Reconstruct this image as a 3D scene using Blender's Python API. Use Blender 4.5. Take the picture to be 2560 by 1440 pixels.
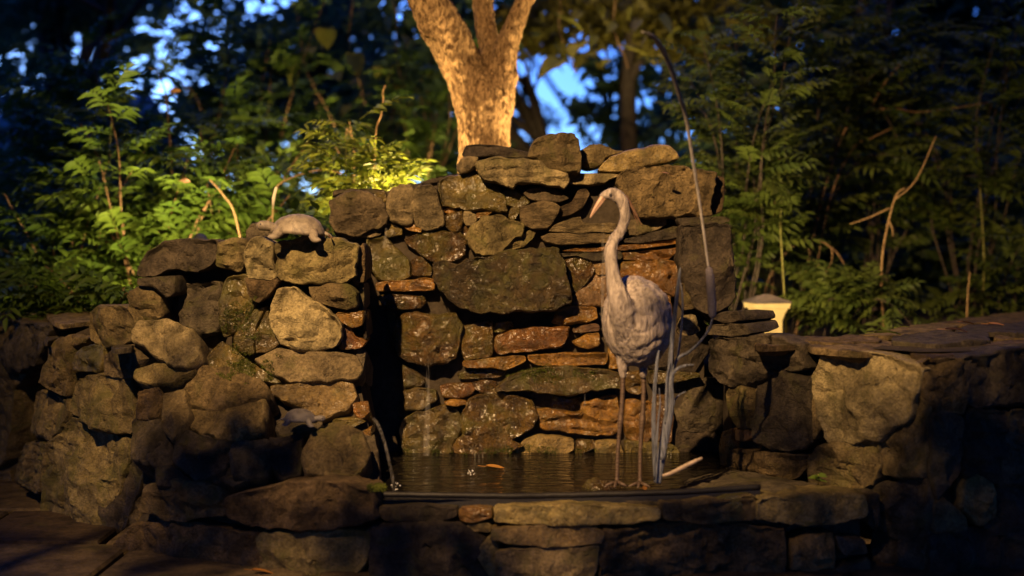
import bpy, math, random
from mathutils import Vector, Matrix, noise
import bisect
import numpy as np
from mathutils.geometry import delaunay_2d_cdt

rad = math.radians
for _o in list(bpy.data.objects):
    bpy.data.objects.remove(_o)
SC = bpy.context.scene
COL = SC.collection
F = 3480.0      # focal length in photograph pixels (2560 wide)
EYE = 1.25      # camera height above the paving
HY = 590.0      # row of the horizon

# ------------------------------------------------------------------ camera
cam = bpy.data.objects.new('camera', bpy.data.cameras.new('camera'))
COL.objects.link(cam)
cam.location = (0, 0, EYE)
cam.rotation_euler = (rad(90), 0, 0)
cam.data.sensor_width = 36.0
cam.data.lens = 36.0 * F / 2560.0
cam.data.shift_y = -(720.0 - HY) / 2560.0
cam.data.clip_start = 0.05
cam.data.clip_end = 400.0
cam.data.dof.use_dof = True
cam.data.dof.focus_distance = 5.95
cam.data.dof.aperture_fstop = 0.9
cam.data.dof.aperture_blades = 9
SC.camera = cam

# ------------------------------------------------------------------ dusk sky
world = bpy.data.worlds.new('World')
SC.world = world
world.use_nodes = True
nt = world.node_tree
nt.nodes.clear()
sky = nt.nodes.new('ShaderNodeTexSky')
sky.sky_type = 'NISHITA'
sky.sun_disc = False
sky.sun_elevation = rad(7.0)
sky.sun_rotation = rad(-20)
sky.altitude = 200
sky.ozone_density = 4.0
tint = nt.nodes.new('ShaderNodeMix')
tint.data_type = 'RGBA'
tint.blend_type = 'MULTIPLY'
tint.inputs[0].default_value = 1.0
tint.inputs[7].default_value = (0.42, 0.92, 2.7, 1)   # camera balanced for the warm lamps
bg = nt.nodes.new('ShaderNodeBackground')
bg.inputs['Strength'].default_value = 0.10
wo = nt.nodes.new('ShaderNodeOutputWorld')
nt.links.new(sky.outputs[0], tint.inputs[6])
nt.links.new(tint.outputs[2], bg.inputs['Color'])
nt.links.new(bg.outputs[0], wo.inputs['Surface'])

SC.view_settings.view_transform = 'Standard'
SC.view_settings.look = 'None'
SC.view_settings.exposure = 0.6
SC.view_settings.gamma = 1.0
SC.view_settings.use_curve_mapping = False
SC.cycles.use_denoising = True
SC.cycles.max_bounces = 6
SC.cycles.transparent_max_bounces = 12
SC.cycles.sample_clamp_indirect = 3.0


def lamp(name, kind, loc, target=None, energy=10, color=(1, 1, 1), size=0.05, angle=40, blend=1.0):
    d = bpy.data.lights.new(name, kind)
    d.energy = energy
    d.color = color
    if kind == 'SPOT':
        d.spot_size = rad(angle)
        d.spot_blend = blend
        d.shadow_soft_size = size
    elif kind == 'POINT':
        d.shadow_soft_size = size
    elif kind == 'SUN':
        d.angle = rad(size)
    o = bpy.data.objects.new(name, d)
    o.location = loc
    if target is not None:
        o.rotation_euler = (Vector(target) - Vector(loc)).to_track_quat('-Z', 'Y').to_euler()
    COL.objects.link(o)
    return o


KEY = Vector((-1.95, 0.8, 5.0))
WARM = (1.0, 0.61, 0.27)
lamp('dusk_sun', 'SUN', (-3, 8, 6), (-0.5, 0, 5), 0.02, (1.0, 0.75, 0.6), 12)
lamp('garden_flood', 'SPOT', KEY, (-0.05, 6.0, 1.30), 2800, WARM, 0.05, 49, 1.0)


# ------------------------------------------------------------------ helpers
def W(px, py, d):
    """place seen at photograph pixel (px, py), d metres in front of the camera"""
    return Vector(((px - 1280.0) * d / F, d, EYE - (py - HY) * d / F))


def lerp(a, b, t):
    return a + (b - a) * t


def pw(x, tab):
    if x <= tab[0][0]:
        return tab[0][1]
    for (x0, y0), (x1, y1) in zip(tab, tab[1:]):
        if x <= x1:
            return lerp(y0, y1, (x - x0) / (x1 - x0))
    return tab[-1][1]


def link(name, mesh, parent=None, loc=None):
    o = bpy.data.objects.new(name, mesh)
    COL.objects.link(o)
    if parent is not None:
        o.parent = parent
        if loc is not None:
            o.location = Vector(loc) - parent_loc(parent)
    elif loc is not None:
        o.location = loc
    return o


def parent_loc(p):
    v = Vector((0, 0, 0))
    while p is not None:
        v = v + Vector(p.location)
        p = p.parent
    return v


def mesh_from(name, verts, faces, mat, smooth=True, origin=None):
    o = Vector(origin) if origin is not None else Vector((0, 0, 0))
    me = bpy.data.meshes.new(name)
    me.from_pydata([tuple(Vector(v) - o) for v in verts], [], faces)
    if mat is not None:
        me.materials.append(mat)
    if smooth:
        me.polygons.foreach_set('use_smooth', [True] * len(me.polygons))
    me.update()
    return me


def obj(name, verts, faces, mat, parent=None, smooth=True, origin=None):
    if origin is None:
        origin = sum((Vector(v) for v in verts), Vector()) / max(1, len(verts))
    return link(name, mesh_from(name, verts, faces, mat, smooth, origin), parent, origin)


def tag(o, label=None, cat=None, group=None, kind=None):
    if label:
        o['label'] = label
    if cat:
        o['category'] = cat
    if group:
        o['group'] = group
    if kind:
        o['kind'] = kind
    return o


def thing(name, label, cat, loc, group=None):
    o = bpy.data.objects.new(name, None)
    o.empty_display_size = 0.1
    COL.objects.link(o)
    o.location = loc
    return tag(o, label, cat, group)


class MB:
    def __init__(self):
        self.v = []
        self.f = []

    def add(self, verts, faces):
        n = len(self.v)
        self.v += [Vector(v) for v in verts]
        self.f += [tuple(i + n for i in f) for f in faces]

    def box(self, c, s, rot=None):
        c = Vector(c)
        vs = []
        for z in (-.5, .5):
            for x, y in ((-.5, -.5), (.5, -.5), (.5, .5), (-.5, .5)):
                p = Vector((x * s[0], y * s[1], z * s[2]))
                if rot is not None:
                    p = rot @ p
                vs.append(c + p)
        self.add(vs, [(3, 2, 1, 0), (4, 5, 6, 7), (0, 1, 5, 4), (1, 2, 6, 5), (2, 3, 7, 6), (3, 0, 4, 7)])

    def tube(self, pts, rads, seg=8, flat=1.0, cap=True, up=None):
        pts = [Vector(p) for p in pts]
        n = len(pts)
        rings = []
        prev = None
        for i, p in enumerate(pts):
            t = (pts[min(i + 1, n - 1)] - pts[max(i - 1, 0)])
            if t.length < 1e-9:
                t = Vector((0, 0, 1))
            t.normalize()
            if prev is None:
                a = Vector(up) if up is not None else (Vector((0, 1, 0)) if abs(t.y) < .9 else Vector((1, 0, 0)))
            else:
                a = prev
            a = (a - t * a.dot(t))
            if a.length < 1e-6:
                a = t.orthogonal()
            a.normalize()
            prev = a
            b = t.cross(a)
            r = rads[i] if isinstance(rads, (list, tuple)) else rads
            rings.append([p + (a * math.cos(2 * math.pi * k / seg) * flat + b * math.sin(2 * math.pi * k / seg)) * r for k in range(seg)])
        vs = [v for r in rings for v in r]
        fs = []
        for i in range(n - 1):
            for k in range(seg):
                k2 = (k + 1) % seg
                fs.append((i * seg + k, i * seg + k2, (i + 1) * seg + k2, (i + 1) * seg + k))
        if cap:
            fs.append(tuple(range(seg - 1, -1, -1)))
            fs.append(tuple((n - 1) * seg + k for k in range(seg)))
        self.add(vs, fs)

    def ball(self, c, r, nu=14, nv=9, rot=None):
        c = Vector(c)
        r = Vector(r) if not isinstance(r, (int, float)) else Vector((r, r, r))
        vs = []
        for j in range(nv + 1):
            th = math.pi * j / nv
            if j in (0, nv):
                p = [Vector((0, 0, math.cos(th)))]
            else:
                p = [Vector((math.sin(th) * math.cos(2 * math.pi * k / nu), math.sin(th) * math.sin(2 * math.pi * k / nu), math.cos(th))) for k in range(nu)]
            for q in p:
                q = Vector((q.x * r.x, q.y * r.y, q.z * r.z))
                if rot is not None:
                    q = rot @ q
                vs.append(c + q)
        fs = []
        for k in range(nu):
            k2 = (k + 1) % nu
            fs.append((0, 1 + k, 1 + k2))
            b = 1 + (nv - 2) * nu
            fs.append((len(vs) - 1, b + k2, b + k))
            for j in range(nv - 2):
                a = 1 + j * nu
                fs.append((a + k, a + nu + k, a + nu + k2, a + k2))
        self.add(vs, fs)

    def build(self, name, mat, parent=None, smooth=True, origin=None):
        return obj(name, self.v, self.f, mat, parent, smooth, origin)


def smooth_path(pts, n):
    """Catmull-Rom through (Vector, radius) pairs"""
    out = []
    m = len(pts)
    P = [(Vector(p), r) for p, r in pts]
    for i in range(m - 1):
        p0 = P[max(i - 1, 0)]
        p1 = P[i]
        p2 = P[i + 1]
        p3 = P[min(i + 2, m - 1)]
        for k in range(n):
            t = k / n
            t2, t3 = t * t, t * t * t
            f = lambda a, b, c, d: 0.5 * ((2 * b) + (c - a) * t + (2 * a - 5 * b + 4 * c - d) * t2 + (3 * b - a - 3 * c + d) * t3)
            out.append((f(p0[0], p1[0], p2[0], p3[0]), f(p0[1], p1[1], p2[1], p3[1])))
    out.append(P[-1])
    return [a for a, b in out], [max(b, 1e-4) for a, b in out]


def remeshed(name, mb, voxel, mat, smooth_it=2, displace=None, parent=None, origin=None):
    """one continuous skin round overlapping closed shapes"""
    me = bpy.data.meshes.new('tmp')
    me.from_pydata([tuple(v) for v in mb.v], [], mb.f)
    o = bpy.data.objects.new('tmp', me)
    COL.objects.link(o)
    m = o.modifiers.new('r', 'REMESH')
    m.mode = 'VOXEL'
    m.voxel_size = voxel
    if smooth_it:
        s_ = o.modifiers.new('s', 'SMOOTH')
        s_.factor = 0.5
        s_.iterations = smooth_it
    dg = bpy.context.evaluated_depsgraph_get()
    dg.update()
    new = bpy.data.meshes.new_from_object(o.evaluated_get(dg))
    bpy.data.objects.remove(o)
    vs = [v.co.copy() for v in new.vertices]
    ns = [v.normal.copy() for v in new.vertices]
    fs = [tuple(p.vertices) for p in new.polygons]
    bpy.data.meshes.remove(new)
    if displace:
        vs = [v + n * displace(v, n) for v, n in zip(vs, ns)]
    return obj(name, vs, fs, mat, parent, True, origin)


# ------------------------------------------------------------------ materials
def nodes(name):
    m = bpy.data.materials.new(name)
    m.use_nodes = True
    n = m.node_tree
    return m, n, n.nodes['Principled BSDF'], n.nodes['Material Output']


def nd(n, typ, **kw):
    x = n.nodes.new(typ)
    for k, v in kw.items():
        if k.startswith('i_'):
            x.inputs[k[2:]].default_value = v
        else:
            setattr(x, k, v)
    return x


def ramp(n, src, stops):
    r = n.nodes.new('ShaderNodeValToRGB')
    e = r.color_ramp.elements
    while len(e) < len(stops):
        e.new(0.5)
    for el, (p, c) in zip(e, stops):
        el.position = p
        el.color = (c, c, c, 1) if isinstance(c, (int, float)) else (*c, 1)
    n.links.new(src, r.inputs[0])
    return r


def mixc(n, fac, a, b, mode='MIX'):
    x = n.nodes.new('ShaderNodeMix')
    x.data_type = 'RGBA'
    x.blend_type = mode
    for sock, val in ((x.inputs[0], fac), (x.inputs[6], a), (x.inputs[7], b)):
        if hasattr(val, 'links') or hasattr(val, 'is_linked'):
            n.links.new(val, sock)
        else:
            sock.default_value = val if isinstance(val, (int, float)) else (*val, 1)
    return x.outputs[2]


def math_(n, op, a, b=None):
    x = n.nodes.new('ShaderNodeMath')
    x.operation = op
    for s_, v in ((x.inputs[0], a), (x.inputs[1], b)):
        if v is None:
            continue
        if isinstance(v, (int, float)):
            s_.default_value = v
        else:
            n.links.new(v, s_)
    return x.outputs[0]


def obj_coords(n, spread=40.0, scale=(1, 1, 1)):
    tc = n.nodes.new('ShaderNodeTexCoord')
    oi = n.nodes.new('ShaderNodeObjectInfo')
    mp = n.nodes.new('ShaderNodeMapping')
    mp.inputs['Scale'].default_value = scale
    cx = n.nodes.new('ShaderNodeCombineXYZ')
    for i, k in enumerate((1.0, 1.7, -1.3)):
        n.links.new(math_(n, 'MULTIPLY', oi.outputs['Random'], spread * k), cx.inputs[i])
    n.links.new(tc.outputs['Object'], mp.inputs['Vector'])
    n.links.new(cx.outputs[0], mp.inputs['Location'])
    return mp.outputs[0], oi.outputs['Random']


def noise_(n, vec, scale, detail=6, rough=0.6, dist=0.0):
    x = nd(n, 'ShaderNodeTexNoise')
    x.inputs['Scale'].default_value = scale
    x.inputs['Detail'].default_value = detail
    x.inputs['Roughness'].default_value = rough
    x.inputs['Distortion'].default_value = dist
    n.links.new(vec, x.inputs['Vector'])
    return x.outputs['Fac']


def stone_mat(name, c1, c2, c3, moss=(0.075, 0.072, 0.016), moss_amt=0.25, wet=0.0, grain=(1, 1, 1), bump=0.7):
    m, n, b, out = nodes(name)
    c1, c2, c3 = [(c[0] * .74, c[1] * .68, c[2] * .56) for c in (c1, c2, c3)]
    vec, rnd = obj_coords(n, 40, grain)
    big = noise_(n, vec, 5.0, 8, 0.65, 0.6)
    mid = noise_(n, vec, 22.0, 8, 0.7, 0.3)
    fine = noise_(n, vec, 95.0, 6, 0.7)
    base = mixc(n, ramp(n, big, [(0.32, 0), (0.68, 1)]).outputs[0], c1, c2)
    base = mixc(n, ramp(n, mid, [(0.44, 0), (0.64, 0.85)]).outputs[0], base, c3)
    # dark pits and pale grains
    base = mixc(n, 1.0, base, ramp(n, fine, [(0.30, 0.45), (0.5, 0.95), (0.70, 1.4)]).outputs[0], 'MULTIPLY')
    sm = n.nodes.new('ShaderNodeMapping')
    sm.inputs['Scale'].default_value = (1, 1, 0.22)
    n.links.new(vec, sm.inputs['Vector'])
    stain = noise_(n, sm.outputs[0], 9.0, 6, 0.6, 0.5)
    base = mixc(n, 1.0, base, ramp(n, stain, [(0.36, 0.42), (0.56, 1.0), (0.75, 1.25)]).outputs[0], 'MULTIPLY')
    # each stone a little lighter or darker
    vv = n.nodes.new('ShaderNodeHueSaturation')
    n.links.new(math_(n, 'ADD', math_(n, 'MULTIPLY', rnd, 0.75), 0.60), vv.inputs['Value'])
    n.links.new(math_(n, 'ADD', math_(n, 'MULTIPLY', rnd, 0.022), 0.497), vv.inputs['Hue'])
    n.links.new(base, vv.inputs['Color'])
    base = vv.outputs[0]
    # moss film in patches
    mn = noise_(n, vec, 7.5, 7, 0.62, 0.8)
    mm = ramp(n, mn, [(0.62 - 0.35 * moss_amt, 0), (0.78 - 0.35 * moss_amt, min(1.0, 0.35 + moss_amt))]).outputs[0]
    base = mixc(n, mm, base, moss)
    n.links.new(base, b.inputs['Base Color'])
    if wet:
        rr = ramp(n, mid, [(0.35, 0.12 + 0.25 * (1 - wet)), (0.75, 0.45 + 0.2 * (1 - wet))]).outputs[0]
        b.inputs['Specular IOR Level'].default_value = 0.5
        b.inputs['Coat Weight'].default_value = min(1.0, 0.6 * wet)
        b.inputs['Coat Roughness'].default_value = 0.2
    else:
        rr = ramp(n, mid, [(0.3, 0.62), (0.8, 0.95)]).outputs[0]
        b.inputs['Specular IOR Level'].default_value = 0.3
    n.links.new(rr, b.inputs['Roughness'])
    # relief
    vo = nd(n, 'ShaderNodeTexVoronoi', feature='DISTANCE_TO_EDGE')
    vo.inputs['Scale'].default_value = 9.0
    dv = n.nodes.new('ShaderNodeVectorMath')
    dv.operation = 'ADD'
    nv = nd(n, 'ShaderNodeTexNoise')
    nv.inputs['Scale'].default_value = 9.0
    nv.inputs['Detail'].default_value = 4
    n.links.new(vec, nv.inputs['Vector'])
    sc_ = n.nodes.new('ShaderNodeVectorMath')
    sc_.operation = 'SCALE'
    sc_.inputs['Scale'].default_value = 0.35
    n.links.new(nv.outputs['Color'], sc_.inputs[0])
    n.links.new(vec, dv.inputs[0])
    n.links.new(sc_.outputs[0], dv.inputs[1])
    n.links.new(dv.outputs[0], vo.inputs['Vector'])
    crack = ramp(n, vo.outputs['Distance'], [(0.0, 0.0), (0.05, 1.0)]).outputs[0]
    h = math_(n, 'ADD', math_(n, 'MULTIPLY', mid, 0.6), math_(n, 'MULTIPLY', fine, 0.28))
    h = math_(n, 'ADD', h, math_(n, 'MULTIPLY', crack, 0.10))
    bp = nd(n, 'ShaderNodeBump')
    bp.inputs['Strength'].default_value = bump
    bp.inputs['Distance'].default_value = 0.05
    n.links.new(h, bp.inputs['Height'])
    n.links.new(bp.outputs[0], b.inputs['Normal'])
    if wet:
        b2 = nd(n, 'ShaderNodeBump')
        b2.inputs['Strength'].default_value = 1.0
        b2.inputs['Distance'].default_value = 0.014
        n.links.new(noise_(n, vec, 34.0, 3, 0.5), b2.inputs['Height'])
        n.links.new(b2.outputs[0], b.inputs['Coat Normal'])
    return m


SM = {
    'g': stone_mat('grey_brown_stone', (0.23, 0.185, 0.12), (0.33, 0.27, 0.18), (0.16, 0.13, 0.085), moss_amt=0.15),
    'b': stone_mat('olive_brown_stone', (0.20, 0.155, 0.085), (0.29, 0.23, 0.13), (0.13, 0.095, 0.05), moss_amt=0.35),
    'l': stone_mat('pale_tan_stone', (0.33, 0.265, 0.17), (0.42, 0.345, 0.22), (0.21, 0.165, 0.10), moss_amt=0.22),
    'c': stone_mat('rough_brown_stone', (0.22, 0.155, 0.085), (0.31, 0.23, 0.14), (0.12, 0.085, 0.045), moss_amt=0.12, bump=0.9),
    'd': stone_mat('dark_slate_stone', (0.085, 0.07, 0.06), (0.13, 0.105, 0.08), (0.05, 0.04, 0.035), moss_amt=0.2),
    'm': stone_mat('mossy_stone', (0.165, 0.115, 0.036), (0.215, 0.155, 0.05), (0.075, 0.055, 0.025), (0.075, 0.07, 0.014), 0.5, wet=0.6),
    'o': stone_mat('rusty_orange_stone', (0.31, 0.135, 0.026), (0.40, 0.21, 0.05), (0.15, 0.062, 0.016), (0.11, 0.085, 0.016), 0.28, wet=0.6),
    'r': stone_mat('reddish_stone', (0.26, 0.145, 0.075), (0.33, 0.20, 0.11), (0.16, 0.085, 0.045), moss_amt=0.12, wet=0.35),
    'w': stone_mat('wet_dark_stone', (0.155, 0.088, 0.03), (0.225, 0.135, 0.05), (0.085, 0.047, 0.018), (0.10, 0.09, 0.018), 0.4, wet=1.0, bump=1.0),
    'v': stone_mat('dark_mossy_stone', (0.13, 0.092, 0.042), (0.19, 0.14, 0.065), (0.075, 0.052, 0.024), (0.085, 0.08, 0.018), 0.45, wet=0.25, bump=1.0),
    'y': stone_mat('ochre_stone', (0.37, 0.27, 0.12), (0.44, 0.335, 0.16), (0.22, 0.15, 0.06), moss_amt=0.25, wet=0.2),
    'k': stone_mat('banded_stone', (0.23, 0.17, 0.11), (0.37, 0.285, 0.185), (0.12, 0.085, 0.055), moss_amt=0.1, grain=(1, 1, 3.2), bump=1.0),
}


def plain(name, col, rough=0.8, spec=0.3, var=0.35, scale=20, bump=0.3, metallic=0.0, grain=(1, 1, 1), dist=0.01):
    m, n, b, out = nodes(name)
    vec, rnd = obj_coords(n, 30, grain)
    f = noise_(n, vec, scale, 8, 0.65, 0.3)
    lo = tuple(c * (1 - var) for c in col)
    hi = tuple(min(1, c * (1 + var)) for c in col)
    n.links.new(mixc(n, ramp(n, f, [(0.3, 0), (0.7, 1)]).outputs[0], lo, hi), b.inputs['Base Color'])
    b.inputs['Roughness'].default_value = rough
    b.inputs['Specular IOR Level'].default_value = spec
    b.inputs['Metallic'].default_value = metallic
    if bump:
        bp = nd(n, 'ShaderNodeBump')
        bp.inputs['Strength'].default_value = bump
        bp.inputs['Distance'].default_value = dist
        n.links.new(noise_(n, vec, scale * 2.5, 8, 0.7), bp.inputs['Height'])
        n.links.new(bp.outputs[0], b.inputs['Normal'])
    return m


def leaf_mat(name, c1, c2, trans=0.35, rough=0.5):
    m, n, b, out = nodes(name)
    vec, rnd = obj_coords(n, 30)
    f = noise_(n, vec, 14.0, 4, 0.6)
    t = math_(n, 'ADD', math_(n, 'MULTIPLY', f, 0.7), math_(n, 'MULTIPLY', rnd, 0.5))
    col = mixc(n, ramp(n, t, [(0.25, 0), (0.9, 1)]).outputs[0], c1, c2)
    n.links.new(col, b.inputs['Base Color'])
    b.inputs['Roughness'].default_value = rough
    b.inputs['Specular IOR Level'].default_value = 0.3
    tr = n.nodes.new('ShaderNodeBsdfTranslucent')
    n.links.new(col, tr.inputs['Color'])
    mx = n.nodes.new('ShaderNodeMixShader')
    mx.inputs[0].default_value = trans
    n.links.new(b.outputs[0], mx.inputs[1])
    n.links.new(tr.outputs[0], mx.inputs[2])
    n.links.new(mx.outputs[0], out.inputs['Surface'])
    return m


M_core = plain('packed_earth_mortar', (0.05, 0.04, 0.028), 0.95, 0.1, 0.4, 30, 0.5)
M_soil = plain('bed_soil', (0.05, 0.038, 0.025), 0.95, 0.1, 0.5, 9, 0.6, dist=0.03)
M_bush = leaf_mat('shrub_leaf', (0.045, 0.09, 0.012), (0.11, 0.165, 0.02), 0.35)
M_bush2 = leaf_mat('dark_shrub_leaf', (0.04, 0.065, 0.012), (0.095, 0.12, 0.02), 0.35)
M_fern = leaf_mat('bright_leaf', (0.14, 0.20, 0.02), (0.26, 0.30, 0.035), 0.4)
M_heart = leaf_mat('heart_leaf', (0.10, 0.12, 0.015), (0.24, 0.20, 0.03), 0.4)
M_far = leaf_mat('woodland_leaf', (0.055, 0.105, 0.055), (0.11, 0.175, 0.08), 0.5)
M_far2 = leaf_mat('olive_woodland_leaf', (0.10, 0.11, 0.02), (0.22, 0.17, 0.03), 0.45)
M_dry = leaf_mat('dry_leaf', (0.35, 0.14, 0.03), (0.48, 0.24, 0.06), 0.2)
M_pink = leaf_mat('pink_dry_leaf', (0.36, 0.17, 0.10), (0.45, 0.26, 0.16), 0.2)
M_twig = plain('twig_bark', (0.20, 0.12, 0.06), 0.85, 0.2, 0.3, 30, 0.4)
M_dtwig = plain('dark_bark', (0.06, 0.045, 0.035), 0.9, 0.2, 0.3, 20, 0.5)
M_stem = plain('green_stem', (0.17, 0.16, 0.04), 0.7, 0.3, 0.3, 30, 0.2)

# ------------------------------------------------------------------ stones
DEPTH = {
    'back': lambda x, y: 6.25 + (1145 - y) / 1000.0 * 0.10,
    'rpil': lambda x, y: 6.08,
    'lpil': lambda x, y: 5.76 + pw(x, [(340, 0.10), (600, 0.02), (900, 0.0)]) - pw(y, [(880, 0.0), (1050, 0.12)]),
    'mound': lambda x, y: pw(y, [(790, 5.80), (900, 5.68), (1210, 5.30)]) + pw(x, [(340, 0.12), (600, 0.0)]),
    'basin': lambda x, y: pw(x, [(290, 5.62), (340, 5.50), (640, 5.24), (930, 5.12), (1280, 5.06), (1700, 5.08), (1900, 5.14), (2180, 5.20)]),
    'lwing': lambda x, y: pw(x, [(-20, 7.15), (60, 7.0), (100, 6.30), (330, 5.88), (560, 5.74)]),
    'rwing': lambda x, y: pw(x, [(1780, 5.95), (1830, 5.85), (2000, 5.60), (2330, 5.15), (2700, 5.30), (3500, 6.0)]),
}
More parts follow.
